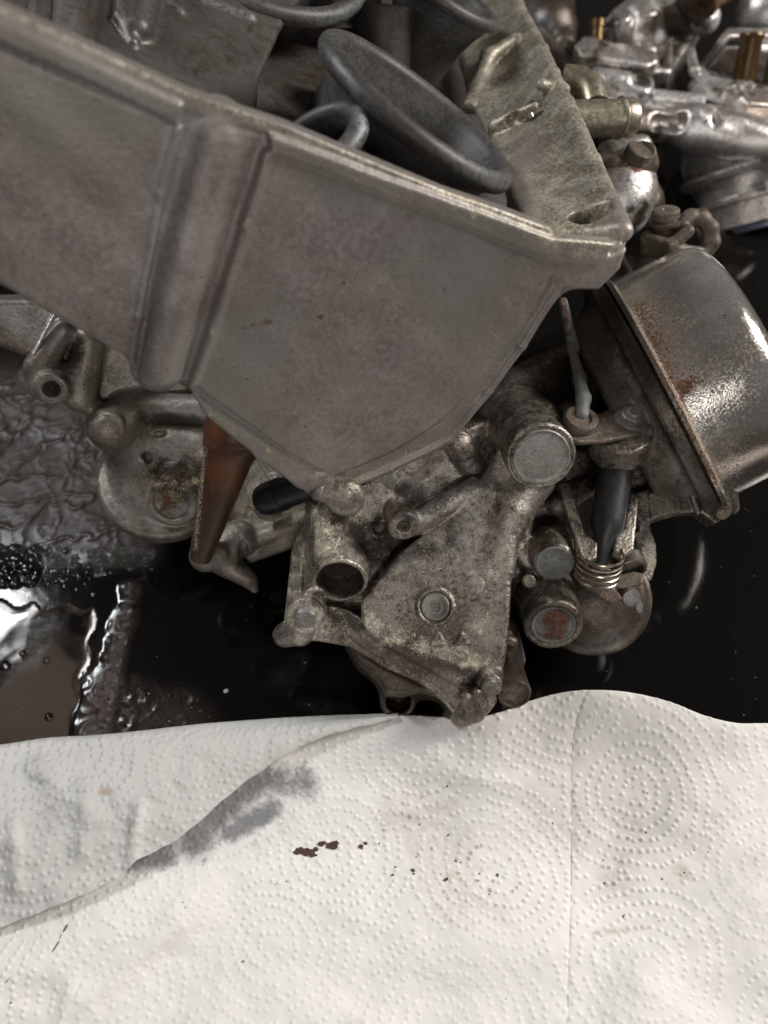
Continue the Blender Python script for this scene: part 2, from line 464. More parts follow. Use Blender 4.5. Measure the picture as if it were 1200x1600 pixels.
# ------------------------------------------------------------------ lathe (camera frame)
def frame(ax):
    ax = unit(ax); t = np.array([1.0, 0, 0]) if abs(ax[0]) < 0.8 else np.array([0, 1.0, 0])
    e1 = unit(np.cross(t, ax)); return e1, np.cross(ax, e1), ax
def lathe(name, p, ax, prof, mat, parent=None, seg=48, masks=None, sharp=35, label=None, jitter=0, lobes=None):
    """profile [(t along axis, radius)] mm; r=0 ends close"""
    e1, e2, a = frame(ax); p = np.asarray(p, float)
    V = []; Fc = []; rows = []
    th = np.linspace(0, 2 * math.pi, seg, endpoint=False)
    for t, r in prof:
        if r <= 1e-6: rows.append((len(V), 1)); V.append(p + a * t)
        else:
            rows.append((len(V), seg))
            for x in th:
                rr = r * (lobes(x) if lobes else 1)
                V.append(p + a * t + (e1 * math.cos(x) + e2 * math.sin(x)) * rr)
    for (i, n), (j, m) in zip(rows[:-1], rows[1:]):
        for k in range(seg):
            k2 = (k + 1) % seg
            if n == 1 and m == 1: continue
            if n == 1: Fc.append((i, j + k2, j + k))
            elif m == 1: Fc.append((i + k, i + k2, j))
            else: Fc.append((i + k, i + k2, j + k2, j + k))
    Fc = [f[::-1] for f in Fc]
    V = np.array(V)
    if jitter: V = V + rng.normal(0, jitter, V.shape)
    return link(name, to_world(V), Fc, mat, parent, masks, sharp, label)
def tube(name, pts, r, mat, parent=None, seg=12, masks=None, caps=True, label=None):
    pts = [np.asarray(p, float) for p in pts]; V = []; Fc = []
    rr = r if hasattr(r, '__len__') else [r] * len(pts)
    up = None
    for i, p in enumerate(pts):
        t = unit(pts[min(i + 1, len(pts) - 1)] - pts[max(i - 1, 0)])
        if up is None: up = frame(t)[0]
        e1 = unit(up - t * np.dot(up, t)); e2 = np.cross(t, e1); up = e1
        for k in range(seg):
            x = 2 * math.pi * k / seg; V.append(p + (e1 * math.cos(x) + e2 * math.sin(x)) * rr[i])
    for i in range(len(pts) - 1):
        for k in range(seg):
            k2 = (k + 1) % seg; Fc.append((i * seg + k, i * seg + k2, (i + 1) * seg + k2, (i + 1) * seg + k))
    if caps:
        Fc.append(tuple(range(seg))[::-1]); Fc.append(tuple((len(pts) - 1) * seg + k for k in range(seg)))
    return link(name, to_world(np.array(V)), Fc, mat, parent, masks, 40, label)
AX = unit([0.08, -0.50, 0.86])        # common screw axis of the front castings: out of the face, towards the viewer
def bolt(u, v, d, r_px, mat, parent, ax=AX, h=4.0, hexed=False, slot=False, name='bolt', socket=False, masks=None, label=None):
    r = mm(r_px, d)
    lob = (lambda x: 1 / max(math.cos(((x + .3) % (math.pi / 3)) - math.pi / 6), .5) * 0.93) if hexed else None
    prof = [(-6, r * 1.02), (h - 0.8, r * 1.0), (h - 0.15, r * 0.93), (h, r * 0.8)]
    if socket: prof += [(h, r * 0.42), (h - 0.3, r * 0.38), (h - 2.0, r * 0.36), (h - 2.0, 0)]
    else: prof += [(h + 0.12, r * 0.4), (h + 0.15, 0)]
    return lathe(name, C(u, v, d), ax, prof, mat, parent, 36, masks, 30, label, lobes=lob)

# ================================================================== THE BLACK SHEET ON THE BENCH
def vnoise(x, y, s, seed):
    """smooth value noise"""
    r = np.random.default_rng(seed); T = r.random((256, 256))
    x = x / s; y = y / s; xi = np.floor(x).astype(int); yi = np.floor(y).astype(int); fx = x - xi; fy = y - yi
    fx = fx * fx * (3 - 2 * fx); fy = fy * fy * (3 - 2 * fy)
    g = lambda a, b: T[a % 256, b % 256]
    return (g(xi, yi) * (1 - fx) + g(xi + 1, yi) * fx) * (1 - fy) + (g(xi, yi + 1) * (1 - fx) + g(xi + 1, yi + 1) * fx) * fy
def fbm(x, y, s, seed, o=3):
    return sum(vnoise(x, y, s / 2 ** i, seed + i) / 2 ** i for i in range(o)) / sum(1 / 2 ** i for i in range(o))
def sstep(x, a, b):
    t = np.clip((x - a) / (b - a), 0, 1); return t * t * (3 - 2 * t)
def segmask(u, v, segs):
    val = np.zeros_like(u)
    for u1, v1, u2, v2, r, a in segs:
        dx, dy = u2 - u1, v2 - v1; L = dx * dx + dy * dy
        t = np.clip(((u - u1) * dx + (v - v1) * dy) / L, 0, 1) if L > 0 else 0
        f = np.clip(1 - np.hypot(u - u1 - t * dx, v - v1 - t * dy) / r, 0, 1); val = np.maximum(val, f * f * (3 - 2 * f) * a)
    return val
def grid_faces(nx, ny):
    i = np.arange(nx - 1)[:, None] * ny + np.arange(ny - 1)[None, :]
    return np.stack([i, i + ny, i + ny + 1, i + 1], -1).reshape(-1, 4)
def ground_height(x, y):
    u, v = pix(np.stack([x, y, 0 * x], -1))
    crk = segmask(u, v, [(-150, 740, 150, 760, 230, 1.0), (0, 640, 120, 640, 120, 1.0)]) * sstep(v, 900, 860) * sstep(u, 300, 200)
    a, b = x * 0.92 + y * 0.38, -x * 0.38 + y * 0.92
    wx = fbm(x, y, 30, 5) * 34; wy = fbm(x, y, 22, 9) * 30
    r1 = 1 - np.abs(2 * vnoise(a / 3.4 + wx, b * 1.0 + wy, 13, 21) - 1); r2 = 1 - np.abs(2 * vnoise(a + wy, b / 2.4 + wx, 9, 31) - 1)
    r3 = 1 - np.abs(2 * vnoise(a / 3.0 + wy * .6, b + wx * .5, 3.4, 41) - 1)
    z = crk * (1.3 * r1 ** 10 + 0.6 * r2 ** 10 + 0.4 * r3 ** 8 + 1.4 * fbm(x, y, 16, 44))
    # crinkled crease running down to the towel
    cre = segmask(u + 22 * (fbm(x, y, 12, 61) - .5), v, [(205, 925, 170, 1060, 26, 1.0), (170, 1060, 140, 1150, 34, 1.0)])
    z = z + cre * (0.5 + 2.2 * (1 - np.abs(2 * vnoise(x, y, 4.5, 3) - 1)) ** 3 + 0.8 * vnoise(x, y, 2.4, 13))
    spl = segmask(u, v, [(170, 1110, 290, 1120, 70, 0.6)])
    z = z + spl * 1.0 * np.maximum(fbm(x, y, 5, 71) - 0.5, 0) * 4
    z = z + 0.7 * fbm(x, y, 70, 77) + 0.18 * fbm(x, y, 14, 78)
    return z, crk, cre, spl
def build_sheet():
    xs = np.concatenate([np.linspace(-1600, -420, 12), np.arange(-400, -60, 1.0), np.arange(-60, 420, 4.0), np.linspace(440, 1600, 12)])
    ys = np.concatenate([np.linspace(-800, -60, 8), np.arange(-50, 40, 4.0), np.arange(40, 420, 1.0), np.arange(420, 900, 8.0), np.linspace(920, 2600, 14)])
    X, Y = np.meshgrid(xs, ys, indexing='ij')
    Z, crk, cre, spl = ground_height(X, Y)
    W = np.stack([X, Y, Z - 1.2], -1).reshape(-1, 3)
    o = link('bench_sheet', W, grid_faces(len(xs), len(ys)), 'sheet', None, None, sharp=0)
    d = np.clip(crk * 0.9 + cre * 1.0 + spl * 0.5, 0, 1).reshape(-1).astype(np.float32)
    at = o.data.attributes.new('dep', 'FLOAT', 'POINT'); at.data.foreach_set('value', d)
    tag(o, 'black plastic sheet covering the bench, crinkled at the left and wet near the towels', kind='structure')
build_sheet()

def dome_mesh(items, zf=0.45, seg=10, rings=4):
    """items: (x, y, z, rx, ry, ang); joined low droplets"""
    V = []; Fc = []
    for x, y, z, rx, ry, an in items:
        b = len(V); ca, sa = math.cos(an), math.sin(an)
        for j in range(rings):
            ph = j / rings * math.pi / 2; rr = math.cos(ph); zz = math.sin(ph) * zf * min(rx, ry)
            for k in range(seg):
                t = 2 * math.pi * k / seg; px_, py_ = rx * rr * math.cos(t), ry * rr * math.sin(t)
                V.append((x + px_ * ca - py_ * sa, y + px_ * sa + py_ * ca, z + zz))
        V.append((x, y, z + zf * min(rx, ry)))
        for j in range(rings - 1):
            for k in range(seg):
                k2 = (k + 1) % seg; Fc.append((b + j * seg + k, b + j * seg + k2, b + (j + 1) * seg + k2, b + (j + 1) * seg + k))
        t = b + rings * seg
        for k in range(seg): Fc.append((b + (rings - 1) * seg + k, b + (rings - 1) * seg + (k + 1) % seg, t))
    return V, Fc
def gz(x, y): return float(ground_height(np.array([float(x)]), np.array([float(y)]))[0][0]) - 1.2
# puddle with a rounded rim
def puddle(name, outline, lab, depth=1.6):
    P = np.array([G(u, v, 0.0)[:2] for u, v in outline])
    # densify with Catmull-Rom
    Q = []
    n = len(P)
    for i in range(n):
        p0, p1, p2, p3 = P[i - 1], P[i], P[(i + 1) % n], P[(i + 2) % n]
        for t in np.linspace(0, 1, 10, endpoint=False):
            Q.append(0.5 * ((2 * p1) + (-p0 + p2) * t + (2 * p0 - 5 * p1 + 4 * p2 - p3) * t * t + (-p0 + 3 * p1 - 3 * p2 + p3) * t ** 3))
    Q = np.array(Q); lo = Q.min(0) - 2; hi = Q.max(0) + 2; h = 1.0
    xs = np.arange(lo[0], hi[0], h); ys = np.arange(lo[1], hi[1], h)
    X, Y = np.meshgrid(xs, ys, indexing='ij')
    D = -poly_sd(X, Y, Q)
    Zc = -0.75 + depth * (1 - np.exp(-np.clip(D, 0, None) / 1.6))
    Zc = Zc + 0.10 * fbm(X, Y, 26, 50) * np.clip(D / 6, 0, 1)
    W = np.stack([X, Y, Zc], -1).reshape(-1, 3)
    Fq = grid_faces(len(xs), len(ys))
    keep = (D.reshape(-1)[Fq] > -0.5).all(1)
    Fq = Fq[keep]; used = np.unique(Fq); mp = -np.ones(len(W), int); mp[used] = np.arange(len(used))
    o = link(name, W[used], mp[Fq], 'water', None, None, sharp=0)
    tag(o, lab, 'puddle', kind='stuff')
puddle('puddle', [(-140, 925), (-40, 935), (0, 932), (26, 946), (52, 938), (70, 952), (100, 940), (128, 952), (146, 948), (150, 975), (138, 1000), (142, 1030), (128, 1058), (132, 1090), (118, 1120), (116, 1150), (90, 1180), (0, 1190), (-140, 1200)],
       'shallow puddle on the black sheet at the edge of the damp towel', 0.7)
def drops():
    it = []
    def put(u, v, r, ecc=1.0):
        p = G(u, v, 0); it.append((p[0], p[1], gz(p[0], p[1]) - 0.05, r, r * ecc, rng.random() * 3))
    for _ in range(420):
        u = -20 + 260 * rng.random() ** 1.1; v = 856 + 66 * rng.random()
        if v > 868 + 0.25 * u * 0.2 + 50 * (1 - u / 300): continue
        put(u, v, 0.7 + 1.5 * rng.random() ** 2 + (1.2 if u < 60 else 0), 1 + .5 * rng.random())
    for u, v in [(121, 887), (122, 901), (133, 893), (137, 903), (152, 888), (152, 899), (98, 916), (97, 908), (117, 921), (143, 928), (85, 908), (73, 912), (50, 910), (30, 915)]:
        put(u, v, 1.5, 1.2)
    for _ in range(110):
        t = rng.random(); u = 205 - 60 * t + rng.normal(0, 10); v = 925 + 220 * t; put(u, v, 0.4 + .5 * rng.random())
    for _ in range(90):
        u = 150 + rng.random() * 150; v = 1070 + rng.random() * 75; put(u, v, 0.4 + 0.9 * rng.random() ** 2, 1.3)
    for u, v, r in [(72, 1032, 2.0), (76, 1120, 2.4), (34, 1020, 2.0), (130, 1051, 1.0), (38, 1107, 1.0), (8, 1040, 3.2)]:
        p = G(u, v, 0); it.append((p[0], p[1], -0.2, r * .9, r, 0.3))
    V, Fc = dome_mesh(it, 0.55)
    o = link('water_droplets', np.array(V), Fc, 'water', None, None, sharp=0)
    tag(o, 'beads of water scattered over the wet black sheet beside the puddle', 'water droplets', kind='stuff')
drops()
p = G(353, 1079, 0.0)
V, Fc = dome_mesh([(p[0], p[1], gz(p[0], p[1]), 1.5, 1.1, 0.4)], 0.9)
o = link('grain', np.array(V), Fc, 'fibre'); tag(o, 'tiny pale grain lying alone on the black sheet above the towels', 'grain')

# ================================================================== PAPER TOWELS
def interp(xs, pts):
    P = np.array(pts, float)
    # smooth cubic interpolation through points
    x, y = P[:, 0], P[:, 1]; m = np.gradient(y, x)
    i = np.clip(np.searchsorted(x, xs) - 1, 0, len(x) - 2); h = x[i + 1] - x[i]; t = (xs - x[i]) / h
    t = np.clip(t, 0, 1)
    return (2 * t ** 3 - 3 * t ** 2 + 1) * y[i] + (t ** 3 - 2 * t ** 2 + t) * h * m[i] + (-2 * t ** 3 + 3 * t ** 2) * y[i + 1] + (t ** 3 - t ** 2) * h * m[i + 1]
TOP = [(-200, 1185), (0, 1172), (60, 1163), (140, 1158), (220, 1150), (300, 1141), (400, 1133), (500, 1126), (600, 1121), (640, 1119), (690, 1122), (738, 1124), (775, 1116), (830, 1096), (880, 1083), (930, 1079), (980, 1082), (1040, 1096), (1110, 1122), (1150, 1131), (1200, 1132), (1300, 1140), (1450, 1160)]
TOPZ = [(-200, 10), (0, 9), (300, 9), (500, 12), (600, 17), (700, 25), (780, 32), (930, 40), (1040, 36), (1130, 27), (1200, 22), (1450, 14)]
def towel_z(u, s):
    """s: 0 at the far edge .. 1 near; mm above the bench"""
    e = interp(u, TOPZ)
    z = 3 + (e - 3) * np.exp(-(s / 0.23) ** 1.35)
    z = z + 9 * np.exp(-((u - 1230) / 150) ** 2 - ((s - 0.62) / 0.26) ** 2) + 5 * np.exp(-((u - 1010) / 60) ** 2 - ((s - 0.93) / 0.2) ** 2)
    q = (u - 40) * 0.6 + (s - 0.75) * 700 * 0.55
    z = z + 6 * np.exp(-(q / 70) ** 2) * sstep(s, 0.35, 0.8) * sstep(u, 520, 200)
    z = z + 7.0 * fbm(u, s * 640, 190, 12, 2) + 1.3 * fbm(u * .9 + s * 250, s * 640 - .3 * u, 60, 18, 2) * sstep(s, 0.05, 0.3)
    for u1, s1, u2, s2, wd, a in [(620, .10, 900, .30, 26, 1.6), (1190, .12, 960, .55, 34, 3.0), (1240, .38, 1000, .80, 30, 2.4), (80, 1.0, 330, .52, 26, 2.6), (130, .80, 60, 1.1, 22, 2.4), (260, 1.05, 420, .80, 24, 1.4), (480, .95, 640, .98, 30, 1.2)]:
        x1, y1, x2, y2 = u1, s1 * 520, u2, s2 * 520; y = s * 520
        dx, dy = x2 - x1, y2 - y1; L = dx * dx + dy * dy; t = ((u - x1) * dx + (y - y1) * dy) / L
        q = (np.abs((u - x1) * dy - (y - y1) * dx) / L ** .5 + 10 * np.sin(t * 7 + u1)) / wd
        z = z + a * np.exp(-q * q) * sstep(t, -.15, .25) * sstep(t, 1.15, .75)
    # perforation crease
    pc = 893 + 22 * np.exp(-((s) / 0.08) ** 1.5) - 8 * sstep(s, 0.5, 1.1)
    z = z - 0.45 * np.exp(-np.abs(u - pc) / 5.0)
    return z
def stamp_dots(X, Y, centres, spacing, ring, r, hgt, tear=0.0, seed=4):
    """embossing: concentric dotted rings round each centre (nearest centre wins)"""
    rg = np.random.default_rng(seed); cs = np.array(centres, float); H = np.zeros_like(X); dots = []
    for i, c in enumerate(cs):
        for k in range(1, 13):
            rad = ring * k
            n = max(5, int(2 * math.pi * rad / spacing)); a0 = rg.random() * 6
            for j in range(n):
                a = a0 + 2 * math.pi * j / n; p = c + rad * np.array([math.cos(a) * 1.06, math.sin(a) * 0.95]) + rg.normal(0, .42, 2); p = p + 2.6 * np.array([math.sin(p[1] / 17 + i), math.sin(p[0] / 15 + i)])
                dd = np.hypot(*(cs - p).T)
                if dd.argmin() != i or (np.sort(dd)[1] - dd[i] < 1.6): continue
                dots.append(p)
    dots = np.array(dots)
    dots = dots[rg.random(len(dots)) > 0.04]; cell = 6.0; from collections import defaultdict
    bk = defaultdict(list)
    for q in dots: bk[(int(q[0] // cell), int(q[1] // cell))].append(q)
    xi = np.floor(X / cell).astype(int); yi = np.floor(Y / cell).astype(int)
    key = xi * 100003 + yi; order = np.argsort(key, axis=None); ks = key.reshape(-1)[order]
    st_ = np.flatnonzero(np.r_[True, ks[1:] != ks[:-1]]); en = np.r_[st_[1:], len(ks)]
    Xf, Yf = X.reshape(-1), Y.reshape(-1); Hf = H.reshape(-1)
    for a, b in zip(st_, en):
        idx = order[a:b]; cx, cy = xi.reshape(-1)[idx[0]], yi.reshape(-1)[idx[0]]
        qs = [q for dx in (-1, 0, 1) for dy in (-1, 0, 1) for q in bk.get((cx + dx, cy + dy), ())]
        if not qs: continue
        qs = np.array(qs); d2 = ((Xf[idx][:, None] - qs[None, :, 0]) ** 2 + (Yf[idx][:, None] - qs[None, :, 1]) ** 2).min(1)
        Hf[idx] = hgt * np.exp(-(d2 / (r * r)) ** 1.6)
    return Hf.reshape(X.shape), dots
def W2(u, v): return G(u, v, 4)[:2]
CENT = [W2(765, 1362), (W2(985, 1255)), W2(640, 1185), W2(1190, 1370), W2(1010, 1500), W2(700, 1610), W2(420, 1480), W2(520, 1330) , W2(180, 1560), W2(1230, 1180), W2(860, 1120), W2(230, 1380), W2(1260, 1600), W2(330,1250)]
def build_main_towel():
    us = np.linspace(-420, 1750, 1180); ss = np.linspace(0, 1.35, 600)
    U, S = np.meshgrid(us, ss, indexing='ij')
    T = interp(U, TOP); V = T + (1620 - T) * S
    Z = towel_z(U, S)
    P = G(U, V, Z)
    D, dots = stamp_dots(P[..., 0], P[..., 1], CENT, 3.1, 5.0, 0.88, 0.56)
    fade = 0.55 + 0.45 * fbm(P[..., 0], P[..., 1], 60, 91)
    fade = 0.25 + 1.0 * fbm(P[..., 0], P[..., 1], 38, 91)
    P[..., 2] += D * fade + 0.42 * fbm(P[..., 0], P[..., 1], 4.5, 92) + 0.8 * fbm(P[..., 0] * 1.0 + P[..., 1] * .4, P[..., 1], 17, 96)
    # rolled-over far edge, falling to the bench
    n = 7; sk = []
    e0 = P[:, 0]
    for j in range(n, 0, -1):
        f = j / n; q = e0.copy(); q[:, 1] += 2.6 * math.sin(f * 1.5) + 0.5 * f; q[:, 2] = e0[:, 2] + (0.2 - e0[:, 2]) * (1 - math.cos(f * 1.57)) ** 0.9 - 0.0
        sk.append(q)
    A = np.concatenate([np.stack(sk, 1), P], 1)
    W = A.reshape(-1, 3)
    o = link('paper_towel', W, grid_faces(*A.shape[:2]), 'paper', None, None, sharp=0)
    u, v = pix(W)
    wet = segmask(u, v, [(300, 1310, 400, 1215, 66, 0.75), (400, 1220, 475, 1225, 46, 0.62), (205, 1348, 265, 1338, 34, 0.7), (360, 1300, 425, 1262, 34, 0.75), (90, 1432, 200, 1375, 26, 0.2), (430,1250,450,1290,70,.2), (280,1330,440,1300,80,.16)])
    brn = segmask(u, v, [(640, 1260, 720, 1400, 110, 0.42), (700, 1380, 720, 1300, 70, .35), (850, 1290, 900, 1310, 80, 0.4), (1000, 1260, 960, 1380, 70, 0.4), (930, 1458, 1010, 1450, 14, 0.5), (960, 1455, 1050, 1430, 30, .25), (610, 1280, 700, 1260, 45, .5), (1070, 1370, 1060, 1360, 25, .6), (700, 1650, 560, 1600, 60, .3)])
    # stained embossing dots
    pc = 893 + 22 * np.exp(-(np.clip((v - 1083) / 540, 0, 1) / 0.08) ** 1.5) - 8 * sstep((v - 1083) / 540, 0.5, 1.1)
    line = np.clip(1 - np.abs(u - pc) / 1.5, 0, 1) * (fbm(v * 1.0, v * 0, 9, 8) > 0.38) * sstep(v, 1084, 1100) * 0.6
    DD = np.concatenate([np.zeros((len(us), n)), D], 1).reshape(-1) / 0.56
    rs = segmask(u, v, [(650, 1270, 780, 1380, 120, 1.0), (900, 1290, 960, 1330, 100, .7)])
    sp = (vnoise(W[:, 0], W[:, 1], 3.4, 55) > 0.72) * DD * rs * 0.8
    for nm, val in (('oil', wet), ('rust', np.clip(brn + sp, 0, 1.2)), ('frost', line)):
        at = o.data.attributes.new(nm, 'FLOAT', 'POINT'); at.data.foreach_set('value', val.astype(np.float32))
    tag(o, 'large dry white embossed paper towel spread along the near side, spotted with brown grit', 'paper towel')
    return us
build_main_towel()
BOT = [(-200, 1520), (-100, 1490), (0, 1450), (90, 1415), (150, 1390), (190, 1368), (215, 1345), (245, 1330), (285, 1306), (330, 1268), (365, 1237), (400, 1211), (440, 1185), (480, 1163), (540, 1142), (590, 1130), (625, 1121)]
def build_flap():
    us = np.linspace(-410, 622, 700); ss = np.linspace(0, 1, 260)
    U, S = np.meshgrid(us, ss, indexing='ij')
    T = interp(U, TOP) - 1.5; B = interp(U, BOT) + 1.5 * np.sin(U / 7) * 0.5; V = T + (B - T) * S
    s_main = np.clip((V - interp(U, TOP)) / (1620 - interp(U, TOP)), 0, 2)
    Z = towel_z(U, s_main) + 1.0 + 3.2 * np.sin(S * math.pi) ** 0.7 * sstep(U, 640, 430) + 3.6 * S * sstep(U, 620, 480)
    Z = Z + 2.4 * fbm(U * 1.0 + V * .3, V, 85, 33, 3) * sstep(S, 0, .15)
    # creases
    for (u1, v1, u2, v2, wd, a) in [(215, 1260, 205, 1370, 12, 2.2), (20, 1290, 25, 1390, 14, 1.8), (130, 1230, 125, 1330, 16, 1.3), (190, 1255, 300, 1210, 14, 1.0), (60, 1200, 150, 1280, 20, 1.2)]:
        dx, dy = u2 - u1, v2 - v1; L = dx * dx + dy * dy; t = np.clip(((U - u1) * dx + (V - v1) * dy) / L, 0, 1)
        q = np.hypot(U - u1 - t * dx, V - v1 - t * dy) / wd; Z = Z + a * np.exp(-q * q)
    P = G(U, V, Z)
    cs = [W2(60, 1330), W2(330, 1200), W2(-120, 1250), W2(200, 1420), W2(560, 1180), W2(150,1190)]
    D, _ = stamp_dots(P[..., 0] + 1.2 * fbm(P[..., 0], P[..., 1], 10, 5), P[..., 1] + 1.2 * fbm(P[..., 0], P[..., 1], 10, 6), cs, 3.4, 4.8, 1.0, 0.55, seed=9)
    P[..., 2] += D * (0.4 + 0.8 * fbm(P[..., 0], P[..., 1], 20, 94)) + 1.3 * fbm(P[..., 0], P[..., 1], 8, 95)
    n = 6; sk = []; e0 = P[:, 0]
    for j in range(n, 0, -1):
        f = j / n; q = e0.copy(); q[:, 1] += 4.6 * math.sin(f * 1.5) + .6 * f; q[:, 2] = e0[:, 2] + (0.4 - e0[:, 2]) * (1 - math.cos(f * 1.57)) ** .9; sk.append(q)
    A = np.concatenate([np.stack(sk, 1), P], 1); W = A.reshape(-1, 3)
    o = link('paper_towel', W, grid_faces(*A.shape[:2]), 'paper_wet', None,
             {'rust': [(160, 1238, 170, 1236, 14, .9), (90, 1180, 140, 1165, 40, .2)], 'oil': [(205, 1207, 212, 1238, 3, .0), (60, 1210, 80, 1290, 50, .28), (130, 1230, 120, 1330, 30, .22), (20, 1320, 20, 1390, 26, .25), (200, 1300, 215, 1260, 14, .3)]}, sharp=0)
    tag(o, 'damp greyish corner of paper towel folded over the white one at the left', 'paper towel')
build_flap()

def towel_top(u, v):
    T = float(interp(np.array([float(u)]), TOP)[0]); s = (v - T) / (1620 - T)
    return float(towel_z(np.array([float(u)]), np.array([s]))[0])
def chip(rad, seed, n=10):
    r = np.random.default_rng(seed); V = [(0, 0, .5)]; k = n
    for i in range(k):
        a = 2 * math.pi * i / k; q = rad * (0.65 + 0.5 * r.random()); V.append((q * math.cos(a), q * math.sin(a) * .75, 0.45 * r.random() + .15))
    for i in range(k): V.append((V[1 + i][0] * 1.02, V[1 + i][1] * 1.02, -0.4))
    Fc = [(0, 1 + i, 1 + (i + 1) % k) for i in range(k)] + [(1 + i, 1 + k + i, 1 + k + (i + 1) % k, 1 + (i + 1) % k) for i in range(k)]
    return V, Fc
def rust_flake(blobs, lab, seed):
    V = []; Fc = []
    for i, (u, v, r) in enumerate(blobs):
        p = G(u, v, towel_top(u, v) + 0.4); a, f = chip(r, seed + i); b = len(V)
        V += [(p[0] + x, p[1] + y, p[2] + z + .25) for x, y, z in a]; Fc += [tuple(b + q for q in t) for t in f]
    o = link('rust_flake', np.array(V), Fc, 'flake', sharp=30); tag(o, lab, 'rust flake', 'dark flakes on the white towel')
rust_flake([(465, 1331, 2.2), (477, 1331, 2.4), (489, 1333, 2.6), (494, 1327, 1.2), (470, 1326, 1.2)], 'longest brown flake on the white towel, beside the folded damp corner', 1)
rust_flake([(515, 1321, 1.8), (521, 1322, 2.4), (525, 1317, 1.4)], 'square brown flake just beside the longest one on the towel', 21)
rust_flake([(501, 1319, 1.5), (506, 1317, 1.0)], 'small brown flake lying between the two largest flakes', 41)
rust_flake([(564, 1323, 1.2), (571, 1318, .9)], 'small black flake lying apart from the brown ones, towards the middle of the towel', 61)
def grit():
    V = []; Fc = []; k = 0
    def put(u, v, r, ay=1.0, ang=0.0):
        nonlocal k
        if not (-20 < u < 1220 and v < 1600): return
        if v < float(interp(np.array([float(u)]), TOP)[0]) + 12: return
        p = G(u, v, towel_top(u, v) + 0.45); a, f = chip(r, 200 + k, 6); k += 1; b = len(V); ca, sa = math.cos(ang), math.sin(ang)
        for x, y, z in a:
            y *= ay; V.append((p[0] + x * ca - y * sa, p[1] + x * sa + y * ca, p[2] + z * min(r, 1.0)))
        Fc.extend([tuple(b + q for q in t) for t in f])
    for u, v, r in [(565, 1325, .9), (593, 1267, .6), (605, 1290, .5), (618, 1355, 1.0), (613, 1367, 1.2), (616, 1376, .9), (645, 1360, 1.3), (646, 1365, .9), (697, 1374, 1.5), (689, 1366, .6), (661, 1373, .8), (868, 1267, 1.0), (863, 1286, .9), (852, 1296, .6), (777, 1367, 1.2), (816, 1408, .9), (975, 1432, 1.2), (699, 1228, .9), (1011, 1239, .7), (989, 1230, .7), (928, 1265, .8), (656, 1288, .8), (573, 1218, .7), (839, 1330, .9), (886, 1361, .8), (945, 1380, .9), (926, 1382, .7), (937, 1390, .6), (993, 1409, .8), (1085, 1292, .7), (1106, 1331, .7), (1084, 1328, .7), (751, 1344, .7), (749, 1365, .9), (700, 1305, .7), (764, 1397, .7), (825, 1456, .7), (990, 1412, .6), (600, 1300, .5), (592, 1318, .7), (555, 1312, .5), (430, 1382, .8), (448, 1377, .7), (380, 1502, .9), (17, 1567, 1.0), (286, 1410, .6), (289, 1418, .5), (355, 1400, .4), (940, 1464, .8), (955, 1463, .6), (930, 1455, .5), (911, 1464, .5)]:
        put(u, v, r * 0.75, 0.6 + .5 * rng.random(), rng.random() * 3)
    for _ in range(120):
        cu, cv, s = [(700, 1350, 75), (900, 1340, 95), (760, 1400, 170), (450, 1420, 190), (1000, 1380, 100)][rng.integers(0, 5)]
        put(cu + rng.normal(0, s), cv + rng.normal(0, s * .7), 0.15 + 0.4 * rng.random() ** 2.2, .5 + rng.random(), rng.random() * 3)
    # little hairs
    for u, v, L, a in [(100, 1455, 8, 1.2), (88, 1478, 6, 1.1), (12, 1532, 4, .8)]:
        put(u, v, L * .4, 0.1, a)
    o = link('grit', np.array(V), Fc, 'grit', sharp=30); tag(o, 'fine dark grit and crumbs of dirt strewn over the white towel', 'grit', kind='stuff')
grit()

# ================================================================== THE CARBURETTOR BANK
bank = thing('carburetor_bank', 'dirty grey cast metal carburetor bank with an open intake plenum, filling the upper half', 'carburetors', G(560, 900, 0), None)

# ---- intake plenum: front wall, corner, right wall
PW = Plane((285, 180, 235), (880, 420, 298), (520, 760, 345))
def wallpt(u, v, off=0): return PW.pt(u, v, off)
s = Sdf(0.8)
outer = [(-140, -60), (0, 30), (290, 165), (420, 215), (700, 330), (860, 392), (960, 405), (900, 445), (860, 480), (800, 560), (745, 640), (690, 700), (600, 735), (540, 762), (500, 772), (465, 765), (400, 712), (325, 652), (290, 600), (205, 560), (100, 500), (0, 446), (-140, 380)]
s.add(pprism(PW, outer, -4.5, 0, 1.2))
# recessed left panel made by a raised field on it and the raised right-hand field
s.add(pprism(PW, [(-140, -25), (0, 72), (150, 140), (270, 190), (262, 250), (205, 560), (100, 500), (0, 440), (-140, 370)], -1, 1.6, 1.0), 1.0)
s.add(pprism(PW, [(425, 235), (640, 320), (850, 405), (862, 425), (815, 505), (740, 600), (690, 655), (610, 705), (520, 742), (490, 735), (400, 668), (320, 612), (300, 590), (330, 500), (372, 380)], -1, 1.5, 1.0), 1.6)
# beads along the lower edges
def wl(pts, off): return [wallpt(u, v, off) for u, v in pts]
s.add(chain(wl([(878, 440), (815, 540), (762, 612), (700, 688), (610, 733), (530, 764)], -0.6), 2.2), 1.2)
s.add(pprism(PW, [(300, 612), (330, 636), (420, 690), (520, 742), (548, 752), (520, 772), (480, 770), (400, 712), (318, 646)], -4, 0.9, 0.8), 1.0)
s.sub(chain(wl([(330, 640), (420, 692), (515, 742)], 1.2), 0.7), .8)
s.add(chain(wl([(388, 690), (420, 745)], 0.0), 0.9), .8)
s.add(pcyl(wallpt(500, 752, -3), wallpt(500, 752, 2.0), 5, rd=1.2), 2.5)
